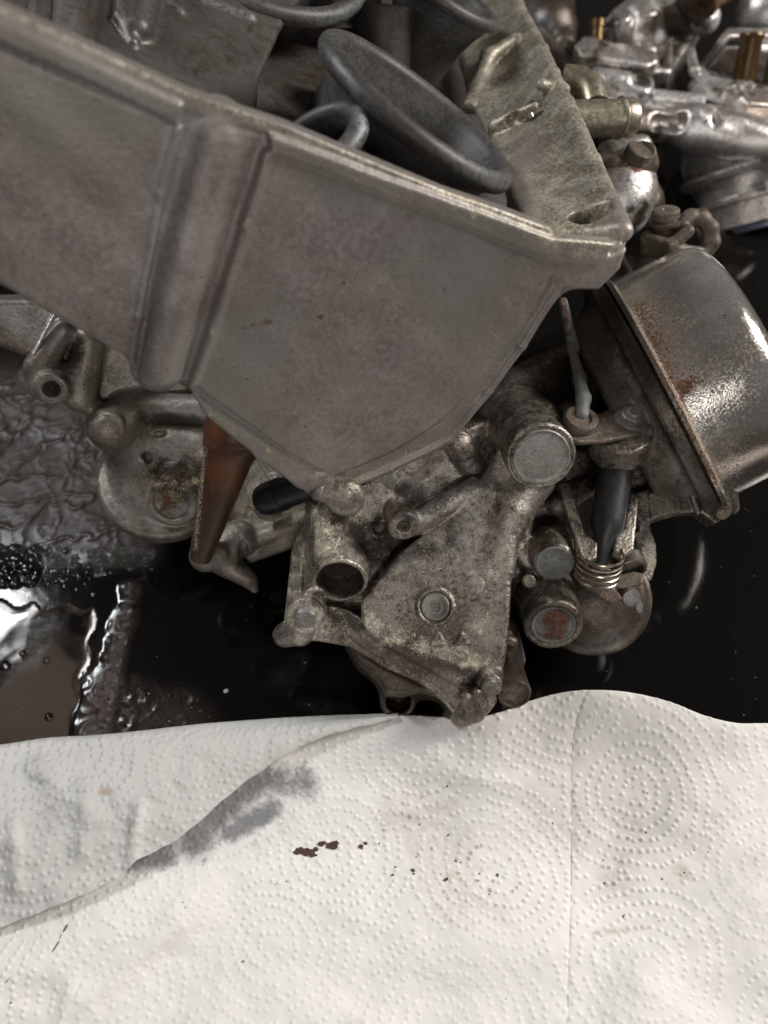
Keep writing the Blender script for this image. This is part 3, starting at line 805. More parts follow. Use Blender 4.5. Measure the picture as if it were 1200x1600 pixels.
# rounded screw column between the two ribs, open to the rim
top = wallpt(347, 205, 0.0); bot = wallpt(246, 588, -0.5)
s.add(pcap(wallpt(340, 225, -9.5), wallpt(246, 576, -3.0), 12.0, 10.2), 1.6)
# groove left of the column, ridge right of it
s.sub(chain(wl([(286, 200), (262, 300), (226, 500), (212, 590)], 2.4), 1.2), 1.2)
s.add(chain(wl([(276, 200), (250, 300), (216, 490), (204, 560)], 0.9), 1.3), 1.0)
s.sub(chain(wl([(402, 225), (372, 320), (330, 450), (292, 590)], 1.6), 1.6), 1.6)
s.add(chain(wl([(418, 240), (384, 350), (330, 520), (300, 600)], 0.6), 1.6), 1.6)
# rim flange standing proud of the wall
s.add(pprism(PW, [(-140, -32), (0, 30), (285, 160), (276, 192), (0, 66), (-140, 2)], -5.5, 2.2, 0.9), 1.2)
s.add(pprism(PW, [(418, 206), (640, 288), (860, 368), (960, 378), (930, 412), (856, 404), (640, 320), (422, 238)], -5.5, 2.4, 1.1), 1.2)
s.add(pprism(PW, [(-140, -80), (0, 8), (290, 142), (440, 194), (700, 300), (860, 356), (870, 376), (700, 326), (430, 214), (285, 170), (0, 40), (-140, -20)], -8.5, 0.2, 0.8), 1.0)
# corner with the screw hole
PA = unit([.36, .69, .63])
s.add(pprism(PW, [(850, 372), (905, 392), (950, 396), (980, 386), (968, 420), (935, 452), (890, 452), (860, 425), (840, 392)], -15, 1.5, 2.2), 2.5)
PTP = Plane((905, 392, 300), (860, 385, 296), (905, 380, 300)); PTP.n = PA; PTP.e1 = unit(np.cross([0, 1, 0], PA)); PTP.e2 = np.cross(PA, PTP.e1); PTP.o = C(905, 394, 299)
s.add(pprism(PTP, [(835, 362), (860, 336), (905, 322), (955, 330), (982, 372), (978, 384), (955, 396), (905, 396), (850, 384)], -9, 0, 1.4), 2.0)
# right-hand wall, its inner face seen
RW = [(972, 362, 303), (925, 255, 352), (885, 165, 392), (862, 118, 415), (845, 80, 440), (808, 10, 490), (770, -60, 545)]
LW = [(825, 352, 318), (806, 320, 345), (790, 262, 382), (772, 215, 420), (740, 150, 450), (715, 60, 510), (690, -40, 560)]
P3 = []
for (a, b, c_), (a2, b2, c2) in zip(RW[:-1], RW[1:]):
    s.add(pcap(C(a, b, c_), C(a2, b2, c2), 3.6), 2.5)
for i in range(len(RW) - 1):
    A0, A1, B0, B1 = C(*RW[i]), C(*RW[i + 1]), C(*LW[i]), C(*LW[i + 1])
    nstrip = 17
    for j in range(nstrip):
        f = j / (nstrip - 1); sag = 7 * math.sin(f * math.pi) * 0.6
        off = np.array([0.6, -0.3, -0.7]) * sag
        s.add(pcap(A0 * (1 - f) + B0 * f + off, A1 * (1 - f) + B1 * f + off, 3.2), 3.4)
# ribs and bosses inside the right-hand wall
s.add(pcap(C(806, 58, 458), C(762, 90, 458), 2.6, 4.2), 4)
s.add(pcap(C(762, 90, 458), C(735, 165, 444), 4.2, 4.5), 4)
s.add(pcap(C(835, 165, 396), C(775, 198, 412), 2.0, 4.5), 3.5)
s.sub(pell(C(800, 185, 402), 4, 3.2, 4), 1.5)
s.sub(pcap(C(812, 88, 440), C(802, 75, 440), 2.6, 1.8), 2)
s.add(pcap(C(846, 132, 402), C(885, 140, 405), 3, 2.2), 2.5)
# screw hole at the corner
HC = PTP.pt(907, 362); s.sub(pcyl(HC - PA * 12, HC + PA * 14, mm(27, HC[2] * -1), rd=0.5), 0.8)
plen = s.build('intake_plenum', 'plenum', bank, {
    'dep': [(905, 120, 930, 330, 42, 1.1), (840, 280, 900, 330, 40, .8), (700, 320, 880, 380, 28, .9), (430, 240, 860, 405, 22, .6), (310, 640, 480, 740, 12, 1.1), (560, 750, 740, 650, 12, 1.0), (830, 420, 780, 520, 60, .5), (930, 380, 930, 380, 80, .8), (640, 480, 560, 330, 160, .25)],
    'rust': [(500, 496, 500, 496, 11, 1.1), (395, 512, 420, 505, 20, .75), (610, 470, 640, 480, 60, .32), (560, 400, 450, 380, 60, .3), (150, 420, 60, 330, 80, .3), (400, 570, 330, 595, 40, .3), (305, 315, 306, 340, 7, .5), (425, 285, 425, 285, 12, .6), (390, 465, 392, 462, 6, .5), (490, 570, 490, 572, 6, .5), (470, 490, 470, 490, 14, .4)],
    'frost': [(305, 190, 240, 520, 34, .40), (262, 200, 212, 490, 12, .60), (560, 350, 700, 420, 120, .16), (350, 200, 300, 190, 24, .22), (640, 560, 540, 600, 120, .12), (460, 440, 420, 560, 60, .14)],  # includes a highlight painted along the ridge left of the screw column
    'oil': [(290, 640, 440, 700, 26, .25), (395, 215, 300, 580, 12, .28), (285, 205, 222, 540, 5, .35)],
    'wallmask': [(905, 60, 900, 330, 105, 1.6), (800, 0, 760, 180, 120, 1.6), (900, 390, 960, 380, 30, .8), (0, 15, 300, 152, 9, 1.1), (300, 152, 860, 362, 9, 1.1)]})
# the inner wall is yellower, less handled metal: blend through its own mask
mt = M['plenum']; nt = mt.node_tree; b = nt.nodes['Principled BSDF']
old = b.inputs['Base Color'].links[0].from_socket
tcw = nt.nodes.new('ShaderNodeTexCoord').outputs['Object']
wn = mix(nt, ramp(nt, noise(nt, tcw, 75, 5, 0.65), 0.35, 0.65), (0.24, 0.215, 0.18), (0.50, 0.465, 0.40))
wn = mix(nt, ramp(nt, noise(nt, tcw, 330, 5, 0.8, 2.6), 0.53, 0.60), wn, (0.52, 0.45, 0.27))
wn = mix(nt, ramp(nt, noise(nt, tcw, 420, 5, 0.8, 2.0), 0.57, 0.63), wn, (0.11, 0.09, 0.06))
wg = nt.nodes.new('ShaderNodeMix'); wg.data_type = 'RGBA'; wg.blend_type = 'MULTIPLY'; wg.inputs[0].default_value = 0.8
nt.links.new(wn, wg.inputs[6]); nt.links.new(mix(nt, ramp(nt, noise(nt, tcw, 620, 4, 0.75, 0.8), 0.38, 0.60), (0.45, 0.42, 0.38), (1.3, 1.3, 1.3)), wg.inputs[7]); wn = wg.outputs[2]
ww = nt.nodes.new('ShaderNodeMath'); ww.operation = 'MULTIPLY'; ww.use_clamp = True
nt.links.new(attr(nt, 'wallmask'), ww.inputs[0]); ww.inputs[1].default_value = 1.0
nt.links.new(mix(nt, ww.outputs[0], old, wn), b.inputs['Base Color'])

lathe('screw_hole', HC, PA, [(-11, 0), (-11, 6.5), (-5, 6.6)], 'hole', plen, 24)
s = Sdf(0.8)
s.add(pcyl(C(541, 782, 343), C(535, 745, 372), mm(30, 343), mm(32, 370), rd=2.6), 2)
s.add(pcap(C(500, 768, 345), C(540, 775, 345), 5), 3)
s.build('mounting_lug', 'cast', plen, {'dep': [(540, 785, 540, 785, 60, .3)]})
# brass peg on the inner wall
tube('brass_peg', [C(823, 166, 398), C(831, 184, 399)], 1.6, M['zinc'], plen, 12)

# ---- plenum floor and far wall seen through the opening
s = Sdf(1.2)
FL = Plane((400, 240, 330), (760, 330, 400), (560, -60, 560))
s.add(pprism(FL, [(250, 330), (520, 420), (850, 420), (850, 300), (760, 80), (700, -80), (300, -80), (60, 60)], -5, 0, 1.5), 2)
s.build('plenum_floor', 'plenum_shaded', bank, {'oil': [(480, 150, 500, 100, 200, .5)]})
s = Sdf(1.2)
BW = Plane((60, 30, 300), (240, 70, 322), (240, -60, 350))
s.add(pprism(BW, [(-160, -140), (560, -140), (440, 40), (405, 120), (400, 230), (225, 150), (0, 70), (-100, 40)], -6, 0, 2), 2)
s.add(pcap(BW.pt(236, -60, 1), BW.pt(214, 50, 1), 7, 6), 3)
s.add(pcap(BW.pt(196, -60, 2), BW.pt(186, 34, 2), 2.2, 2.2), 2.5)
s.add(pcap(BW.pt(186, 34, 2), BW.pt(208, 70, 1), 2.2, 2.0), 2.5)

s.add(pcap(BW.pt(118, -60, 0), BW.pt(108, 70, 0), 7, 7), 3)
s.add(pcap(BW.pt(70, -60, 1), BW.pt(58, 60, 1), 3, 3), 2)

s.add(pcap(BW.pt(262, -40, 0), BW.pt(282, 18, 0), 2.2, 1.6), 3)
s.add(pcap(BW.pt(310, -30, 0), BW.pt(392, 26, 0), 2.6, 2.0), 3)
s.build('plenum_far_wall', 'plenum_shaded', bank, {'oil': [(160, 0, 150, 80, 30, .5), (300, 90, 420, 60, 100, .45)], 'frost': [(186, 0, 196, 50, 10, .25), (196, 50, 212, 70, 10, .25), (236, 0, 214, 50, 22, .15), (110, 0, 110, 50, 20, .2), (320, 0, 392, 26, 10, .45), (265, 0, 280, 14, 8, .5)]})  # pale rib edges are painted glints

# ---- velocity stacks; frost masks paint lit rims and lighter inner sides
def stack(pm, ax, R0, L, r1, mat='stack', masks=None, lip=2.6):
    """trumpet: mouth centre pm, axis ax towards the mouth"""
    pr = []
    for t in np.linspace(0, 1, 14):
        x = -L * (1 - t); r = r1 + (R0 - lip - r1) * t ** 2.6; pr.append((x, r + 1.3))
    for a in np.linspace(-90, 180, 14):
        pr.append((-lip * .2 + lip * math.sin(R(a)) * 1.0 + lip * 0.5, R0 - lip * .9 + lip * math.cos(R(a))))
    for t in np.linspace(1, 0, 12):
        x = -L * (1 - t); r = r1 + (R0 - lip * 1.9 - r1) * t ** 2.2; pr.append((x, r - 0.6))
    return lathe('velocity_stack', pm, ax, pr, mat, bank, 72, masks, 50)
stack(C(653, 180, 330), [.57, .64, .56], mm(180, 330), 60, 30, lip=4.6, masks={'rust': [(535, 65, 545, 75, 12, .7), (680, 240, 705, 252, 8, .7)], 'frost': [(520, 90, 560, 150, 14, .35), (760, 260, 740, 230, 60, .2)]})
stack(C(392, -92, 395), [.38, .45, .80], mm(192, 395), 60, 30, lip=4.5, masks={'frost': [(420, 95, 600, -20, 16, .3)]})
lathe('velocity_stack', C(455, -55, 430), [.38, .45, .80], [(-50, 30), (-10, 46), (0, 52), (2, 54), (2, 50), (-40, 26)], 'stack', bank, 64)
stack(C(694, -8, 440), [.45, .62, .62], mm(98, 440), 50, 19, lip=3.6, masks={'frost': [(700, 30, 730, 60, 40, .3)]})
# the fourth, smaller trumpet, tucked behind the rim
stack(C(500, 228, 300), [-.45, .52, .80], mm(86, 300), 34, 12, lip=4.2, masks={'rust': [(548, 165, 548, 165, 20, .8)], 'frost': [(562, 172, 570, 200, 16, .9), (545, 230, 565, 205, 20, .35)]})
lathe('intake_duct', C(560, 135, 378), [.58, .72, .38], [(-40, 15), (-20, 15.5), (0, 16.5), (2, 17.5), (2, 15), (-30, 13)], 'stack', bank, 48, {'dep': [(500, 140, 520, 120, 30, .2)]})
lathe('intake_duct', C(600, 20, 430), [.1, .9, .45], [(-50, 17), (-20, 17.5), (0, 19), (2, 20), (2, 17), (-30, 15)], 'stack', bank, 48)

# ================================================================== front carburettor body
PF = Plane((600, 880, 353), (790, 760, 350), (745, 1085, 346))
PB = Plane((600, 880, 364), (760, 720, 368), (500, 940, 358))
s = Sdf(0.6, 0.6)
s.add(pprism(PB, [(490, 790), (530, 770), (600, 740), (700, 680), (800, 640), (840, 700), (800, 900), (790, 1080), (745, 1100), (640, 1050), (560, 1005), (490, 975), (487, 930)], -18, 0, 2.5), 2)
s.add(pprism(PF, [(592, 905), (618, 868), (668, 830), (722, 790), (745, 762), (770, 752), (795, 790), (806, 800), (800, 900), (796, 990), (785, 1060), (750, 1092), (700, 1066), (640, 1034), (590, 1005), (566, 985), (563, 940)], -13, 0, 2.2), 4.5)
# neck up to the boss
s.add(pprism(PF, [(690, 830), (745, 762), (785, 690), (860, 745), (830, 772), (808, 808), (803, 900), (760, 900)], -13, 0.0, 3), 5)
s.add([pcap(PF.pt(838, 748, -7), PF.pt(800, 800, -6.2), 9.5, 8.8), pcap(PF.pt(800, 800, -6.2), PF.pt(772, 880, -7.0), 8.8, 8.0)], 7)
# left flank with its ridges
PL1 = Plane((488, 790, 362), (487, 940, 358), (452, 860, 370))
s.add(pprism(PL1, [(497, 783), (462, 835), (452, 862), (446, 930), (440, 975), (488, 975), (490, 880)], -10, 0, 2), 2.5)
s.add(chain([C(492, 786, 360), C(489, 850, 359), C(486, 935, 357)], 1.0), 1.2)
s.add(chain([C(478, 806, 364), C(472, 870, 363), C(468, 925, 361)], 0.7), 1.0)
# tube mouth
tm = C(531, 909, 350); ta = unit([0.02, -.58, .81])
s.add(pcyl(tm - ta * 22, tm, mm(46, 352), mm(44, 350), rd=1.0), 3.5)
s.sub(pcyl(tm - ta * 16, tm + ta * 3, mm(36, 350), mm(37, 350), rd=.4), 0.8)
# lugs low left
s.add(pcyl(C(477, 963, 346), C(482, 950, 364), mm(29, 350), rd=1.2), 3)
s.add(pcap(C(468, 985, 357), C(446, 992, 362), mm(25, 357), mm(20, 362)), 3)
s.add(pcyl(C(492, 936, 352), C(495, 925, 362), mm(19, 350), rd=1.0), 2)
# lower flange of the body
s.add(pprism(PF, [(478, 965), (505, 945), (545, 955), (575, 975), (612, 1004), (670, 1034), (715, 1062), (736, 1080), (742, 1078), (760, 1068), (778, 1072), (776, 1100), (764, 1117), (740, 1124), (712, 1122), (694, 1100), (660, 1072), (610, 1050), (570, 1028), (545, 1012), (500, 1003), (470, 1000)], -7, -1.2, 1.0), 1.2)
s.sub(chain([PF.pt(u, v, -1.1) for u, v in [(505, 985), (540, 995), (580, 1024), (640, 1050), (690, 1080), (712, 1108)]], 0.55), .5)
# screw bosses bottom right
s.add(pcyl(C(765, 1070, 340), C(768, 1052, 352), mm(20, 342), rd=1), 2)
s.add(chain([C(728, 1090, 341), C(738, 1112, 345)], 3.0), 2)
s.add(chain([C(745, 1082, 340), C(757, 1108, 344)], 2.4), 2)
s.add(pcap(C(742, 1112, 348), C(720, 1118, 352), mm(18, 348)), 2)
s.sub(chain([C(731, 1040, 343), C(734, 1072, 343)], 1.6), 1.6)
# upper castings: dome, tube, studs
s.add(pell(C(700, 715, 372), 22, 17, 14), 4)
s.add(pcap(C(640, 790, 366), C(770, 715, 376), 9, 12), 4)
s.add(pcap(C(645, 818, 354), C(742, 765, 356), mm(21, 355), mm(20, 356)), 2.5)
st0 = C(631, 824, 346)
s.add(pcyl(st0 - AX * 18, st0, mm(29, 350), mm(25, 346), rd=1.2), 2.5)
s.sub(pcyl(st0 - AX * 4, st0 + AX, mm(10, 346), rd=.2), .4)
s.add(pcyl(C(601, 748, 356) - AX * 14, C(601, 748, 356), mm(22, 356), rd=1), 2)
s.add(pcap(C(716, 692, 356), C(742, 742, 366), mm(23, 356), mm(22, 366)), 2)
s.add(pcap(C(590, 828, 360), C(560, 790, 364), 5, 5), 3)
s.sub(pell(C(592, 826, 354), 3.4, 3.8, 5), 1.5)
s.sub(pell(C(640, 775, 352), 8, 6, 7), 3)
# screw plug seat in the face
fs = PF.pt(680, 948, 0)
s.add(pcyl(fs - PF.n * 2, fs + PF.n * 0.8, mm(30, 348), rd=.6), 1.5)
s.sub(pcyl(fs - PF.n * .2, fs + PF.n * 2.5, mm(24, 348), rd=.3), .4)
# faint raised cast marks on the face: two little triangles and a curl
def tri(u, v, r, a):
    return [(u + r * math.cos(a + k * 2.094), v + r * math.sin(a + k * 2.094)) for k in range(3)]
s.add(pprism(PF, tri(684, 1000, 17, -1.57), -1, .55, .2), .5)
s.add(pprism(PF, tri(722, 1000, 15, 0.5), -1, .5, .2), .5)
s.sub(chain([PF.pt(742 + 17 * math.cos(a), 912 + 15 * math.sin(a), 0.1) for a in np.linspace(-2.6, 1.2, 8)], .45), .4)
body = s.build('carburetor_body', 'cast', bank, {
    'dep': [(465, 800, 450, 960, 34, 1.5), (500, 800, 520, 870, 46, 1.35), (600, 985, 760, 1040, 26, 1.9), (570, 960, 600, 1000, 26, 1.5), (745, 900, 765, 975, 30, .9), (560, 790, 600, 850, 40, .8), (650, 720, 700, 700, 36, 1.0), (640, 900, 700, 860, 60, .6), (760, 800, 790, 880, 30, .5), (520, 1010, 700, 1080, 16, .5), (745, 975, 745, 975, 26, 1.4), (820, 760, 770, 900, 40, .4), (530, 940, 530, 940, 40, .8)],
    'oil': [(520, 800, 600, 870, 75, .62), (600, 870, 700, 850, 46, .5), (640, 780, 640, 790, 60, .75), (500, 935, 560, 975, 32, .8), (640, 1010, 745, 1060, 24, .5), (740, 1040, 736, 1070, 14, .8), (590, 828, 590, 828, 34, .9), (680, 700, 720, 740, 90, .25), (780, 850, 780, 850, 40, .2)],  # oil stains, plus shade painted below the tube mouth
    'rust': [(590, 840, 640, 760, 50, .32), (540, 880, 560, 820, 45, .2), (446, 990, 446, 990, 12, .5)],
    'frost': [(735, 750, 660, 810, 26, .28), (745, 760, 720, 860, 40, .22), (610, 905, 640, 880, 28, .2), (700, 730, 650, 760, 30, .15)]})
# fittings of the front body
lathe('bore', tm - ta * 15.5, ta, [(0, 0), (0, mm(35, 352))], 'hole', body, 32)
bolt(477, 966, 345.5, 18, 'bolt', body, h=1.6, masks={'frost': [(477, 966, 477, 966, 30, .3)]}, name='screw')
bolt(601, 748, 355, 19, 'bolt', body, hexed=True, h=3, name='bolt')
bolt(714, 690, 355, 21, 'bolt', body, h=3, name='screw')
bolt(764, 1072, 339.5, 14, 'bolt', body, h=1.2, name='screw')
bolt(740, 1114, 346, 15, 'bolt', body, h=2, name='screw', ax=[0, -.2, 1])
lathe('plug', fs, PF.n, [(-1, mm(23.5, 348)), (0.2, mm(23, 348)), (0.75, mm(21, 348)), (0.8, mm(18, 348)), (.45, mm(16, 348)), (.45, mm(9, 348)), (-1.6, mm(8, 348)), (-1.6, 0)], 'bolt', body, 36, {'frost': [(680, 948, 680, 948, 36, .35)]})
lathe('jet', st0, AX, [(-1.4, 0), (-1.4, mm(8, 346)), (-.5, mm(9, 346)), (-.5, mm(5, 346)), (-2.4, mm(4.5, 346)), (-2.4, 0)], 'cast_dark', body, 24)

# float bowl under the flange
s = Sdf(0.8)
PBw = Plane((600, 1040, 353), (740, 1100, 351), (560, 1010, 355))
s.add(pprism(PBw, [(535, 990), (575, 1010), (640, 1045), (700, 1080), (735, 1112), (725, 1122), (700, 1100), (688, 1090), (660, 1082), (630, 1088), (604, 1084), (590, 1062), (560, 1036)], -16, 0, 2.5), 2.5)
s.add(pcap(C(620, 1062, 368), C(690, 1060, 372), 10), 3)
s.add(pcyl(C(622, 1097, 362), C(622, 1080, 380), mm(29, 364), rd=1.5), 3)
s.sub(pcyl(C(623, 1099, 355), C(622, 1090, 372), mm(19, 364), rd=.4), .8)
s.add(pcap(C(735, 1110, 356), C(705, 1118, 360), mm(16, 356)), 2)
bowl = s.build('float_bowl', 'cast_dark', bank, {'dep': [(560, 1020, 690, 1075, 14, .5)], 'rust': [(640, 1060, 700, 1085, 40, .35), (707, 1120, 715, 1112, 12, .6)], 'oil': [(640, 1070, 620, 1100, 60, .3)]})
lathe('drain_screw', C(622, 1094, 372), AX, [(-2, 0), (0, mm(18, 370)), (.4, mm(14, 370)), (.4, mm(3, 370)), (-.8, 0)], 'cast_dark', bowl, 24, {'rust': [(622, 1094, 622, 1094, 30, .4)]})

# brown drain tube beside the bowl
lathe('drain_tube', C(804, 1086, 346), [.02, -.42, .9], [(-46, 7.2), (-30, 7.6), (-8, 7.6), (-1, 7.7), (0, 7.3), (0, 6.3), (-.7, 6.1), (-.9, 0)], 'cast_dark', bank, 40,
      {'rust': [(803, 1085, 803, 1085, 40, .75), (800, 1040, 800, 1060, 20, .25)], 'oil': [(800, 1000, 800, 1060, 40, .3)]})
s = Sdf(0.8)
s.add(pcap(C(790, 985, 356), C(798, 1030, 362), 6, 7), 2)
s.add(pcap(C(793, 1000, 350), C(800, 1003, 350), 3), 2)
s.build('tube_bracket', 'cast_dark', bank)

# ================================================================== right-hand section with the linkage
s = Sdf(0.65, 0.65)
b0 = C(846, 714, 339); ba = unit([.02, -.42, .9])
s.add(pcyl(b0 - ba * 30, b0, mm(60, 345), mm(55, 339), rd=1.8), 4)
s.sub(pcyl(b0 - ba * .9, b0 + ba * 3, mm(49, 340), rd=.3), .5)
s.add(pcap(C(830, 680, 362), C(800, 655, 378), mm(58, 365), mm(58, 378)), 6)
s.add(pcap(C(800, 640, 386), C(900, 590, 400), 20, 18), 6)
s.add(pcap(C(870, 620, 392), C(960, 560, 400), 14, 13), 6)
# body behind
PH = Plane((830, 800, 372), (830, 1000, 368), (1000, 800, 380))
s.add(pprism(PH, [(795, 760), (900, 700), (1010, 700), (1020, 790), (1000, 850), (1018, 900), (985, 960), (900, 960), (800, 930)], -20, 0, 4), 5)
s.add(pcap(C(812, 800, 364), C(850, 880, 366), 7, 6), 6)
s.add(pcap(C(812, 860, 364), C(860, 925, 366), 5, 7), 4)
s.sub(pell(C(852, 838, 364), 9, 14, 8), 4)
s.sub(pell(C(990, 840, 372), 8, 12, 6), 3)
s.add(pprism(PH, [(992, 800), (1012, 812), (1024, 850), (1026, 880), (1018, 906), (1006, 912), (1000, 880), (990, 840)], -9, 1, 1.2), 1.5)
s.add(pcap(C(870, 790, 366), C(925, 760, 372), 5, 5), 4)
# lower disc cylinder
c1 = C(865, 978, 346); c1a = unit([-.05, -.46, .88])
s.add(pcyl(c1 - c1a * 30, c1, mm(50, 350), mm(46, 346), rd=1.4), 3)
s.sub(pcyl(c1 - c1a * .8, c1 + c1a * 3, mm(36, 346), rd=.3), .4)
# middle disc
c2 = C(866, 880, 350)
s.add(pcyl(c2 - c1a * 18, c2, mm(36, 353), mm(33, 350), rd=1.2), 3)
s.add(pcyl(C(828, 905, 362), C(826, 908, 352), mm(11, 352), rd=.8), 1.5)
# foot of the chrome cap: flange arm low right
PR = Plane((1010, 790, 372), (1140, 780, 372), (1010, 600, 384))
s.add(pprism(PR, [(985, 770), (1080, 750), (1130, 752), (1146, 775), (1144, 802), (1118, 818), (1094, 799), (1062, 802), (1012, 816), (1000, 830)], -12, 0, 1.2), 1.5)
s.add(pprism(PR, [(1012, 770), (1060, 762), (1064, 800), (1016, 812)], -6, 1.6, .8), .8)
s.add(chain([C(1078, 758, 372), C(1090, 800, 371)], 1.6), 1.2)
s.build('linkage_housing', 'cast', bank, {
    'dep': [(780, 640, 830, 690, 40, .7), (840, 765, 800, 800, 30, .8), (880, 900, 900, 930, 30, .8), (900, 780, 920, 860, 20, .6), (1000, 790, 1060, 800, 26, .9), (1010, 820, 1020, 880, 18, .8), (795, 870, 850, 930, 30, .5)],
    'oil': [(860, 600, 960, 560, 90, .75), (850, 820, 860, 850, 50, .7), (830, 960, 850, 930, 50, .6), (980, 840, 990, 870, 40, .7), (800, 650, 900, 630, 50, .4)],
    'rust': [(1000, 900, 1015, 870, 30, .35), (980, 800, 990, 830, 30, .3), (900, 930, 880, 935, 20, .3), (930, 780, 940, 760, 40, .2)],
    'frost': [(960, 730, 950, 760, 22, .3)]})
lathe('pivot_plug', b0 - ba * .9, ba, [(-1, mm(46, 340)), (.7, mm(45, 340)), (1.1, mm(43, 340)), (.7, mm(40, 340)), (.8, mm(36, 340)), (1.1, mm(15, 340)), (1.15, 0)], 'bolt', bank, 56,
      {'frost': [(846, 714, 846, 714, 90, .30)], 'dep': [(846, 714, 846, 714, 80, .7)], 'rust': [(853, 728, 853, 728, 8, .6)]}, jitter=.03)
lathe('end_plug', c1 - c1a * .8, c1a, [(-1, mm(35, 346)), (.5, mm(35, 346)), (.7, mm(32, 346)), (.2, mm(29, 346)), (.45, mm(27, 346)), (.8, mm(20, 346)), (.8, 0)], 'oxide', bank, 48,
      {'rust': [(866, 976, 868, 976, 38, 1.9)], 'frost': [(835, 975, 845, 990, 16, .5), (895, 975, 890, 990, 12, .5)]}, jitter=.03)
lathe('blind_plug', c2, c1a, [(-1, mm(31, 350)), (.3, mm(30, 350)), (.5, mm(27, 350)), (.1, mm(25, 350)), (.3, mm(10, 350)), (.3, 0)], 'oxide', bank, 48,
      {'frost': [(866, 880, 866, 880, 60, .5)], 'rust': [(868, 876, 868, 876, 14, .7)]}, jitter=.04)

# rounded bowl with a rim glint painted pale, behind the lower disc
s = Sdf(0.75)
s.add(pell(C(925, 930, 378), 24, 26, 18), 2)
s.add(pcyl(C(925, 935, 384), C(925, 935, 376), 28, rd=2.5), 2.5)
s.build('float_bowl', 'cast_dark', bank, {'frost': [(960, 1000, 900, 1020, 20, .3)], 'oil': [(900, 900, 960, 900, 60, .55)], 'dep': [(930, 960, 930, 950, 30, .6)], 'rust': [(940, 930, 950, 920, 40, .25)]})

# ---- linkage
PN = unit([.05, .60, .80])
PLk = Plane((905, 668, 341), (985, 660, 341), (945, 740, 332)); PLk.o = C(905, 668, 341); PLk.n = PN; PLk.e1 = unit(np.cross([0, 1, 0], PN)); PLk.e2 = np.cross(PN, PLk.e1)
s = Sdf(0.5)
s.add(pprism(PLk, [(876, 664), (884, 646), (905, 636), (930, 642), (950, 650), (975, 636), (1005, 634), (1024, 648), (1026, 664), (1008, 676), (975, 684), (940, 690), (905, 690), (884, 682)], -2.6, 0, 1.0), 1)
s.build('link_plate', 'rusty', bank, {'frost': [(1000, 655, 1000, 655, 40, .3)], 'rust': [(880, 680, 1010, 672, 14, .25)]})
lathe('link_collar', PLk.pt(905, 662, 2.5), PN, [(-3, 7.8), (1.2, 7.6), (2.0, 6.8), (2.0, 4.8), (.8, 4.2), (.8, 0)], 'rusty', bank, 40, {'rust': [(905, 655, 905, 655, 40, .2)]})
s = Sdf(0.5)
s.add([pcap(C(878, 470, 372), C(893, 545, 362), 1.5, 1.9), pcap(C(893, 545, 362), C(906, 592, 354), 1.9, 2.8), pcap(C(906, 592, 354), C(912, 622, 344), 2.8, 3.1), pcap(C(912, 622, 344), PLk.pt(907, 656, 3), 3.1, 2.9)], 2.0)
s.add([pcap(C(882, 470, 373), C(899, 545, 363), 1.5, 1.9)], 2.0)
s.build('link_rod', 'oxide', bank, {'rust': [(880, 470, 888, 520, 18, .7), (910, 656, 910, 650, 16, .4)], 'frost': [(905, 600, 912, 640, 24, .3)]})
lathe('pivot_bolt', PLk.pt(986, 654, .5), PN, [(-4, 7.2), (-.5, 7.4), (.3, 7.0), (.3, 6.0), (.4, 5.4), (2.6, 5.2), (3.2, 4.6), (3.2, 4.0), (3.4, 3.6), (4.4, 3.4), (4.8, 3.0), (4.9, 0)], 'bolt', bank, 40, {'dep': [(986, 640, 986, 640, 30, .4)]})
s = Sdf(0.6)
pv = C(972, 690, 346); pa = unit([.05, .35, .93])
s.add(pcyl(PLk.pt(974, 664, -2.6), C(966, 704, 357), mm(49, 348), mm(46, 356), rd=1.6), 1)
s.build('swivel_cup', 'cast', bank, {'dep': [(985, 690, 960, 700, 20, .3)], 'rust': [(980, 670, 1010, 668, 14, .4)]})
tube('plunger', [C(968, 690, 357), C(962, 735, 355), C(950, 812, 350), C(948, 826, 349.5), C(944, 838, 349), C(938, 880, 349)], [mm(27, 350), mm(27, 350), mm(26, 350), mm(25, 350), mm(17, 350), mm(16, 350)], M['pin'], bank, 32)
s = Sdf(0.5)
PFk = Plane((905, 860, 345), (975, 850, 345), (940, 780, 357))
s.add(pprism(PFk, [(872, 755), (890, 752), (903, 800), (918, 835), (934, 848), (933, 872), (917, 880), (900, 868), (897, 838), (884, 800)], -4, 0.6, 1.0), 1.0)
s.add(pprism(PFk, [(984, 768), (998, 775), (994, 825), (990, 858), (972, 872), (957, 864), (960, 842), (975, 826)], -4, 0.6, 1.0), 1.0)
s.build('fork', 'cast', bank, {'dep': [(915, 850, 925, 870, 24, .4), (890, 790, 900, 830, 20, .6)], 'oil': [(890, 770, 900, 820, 26, .4)]})
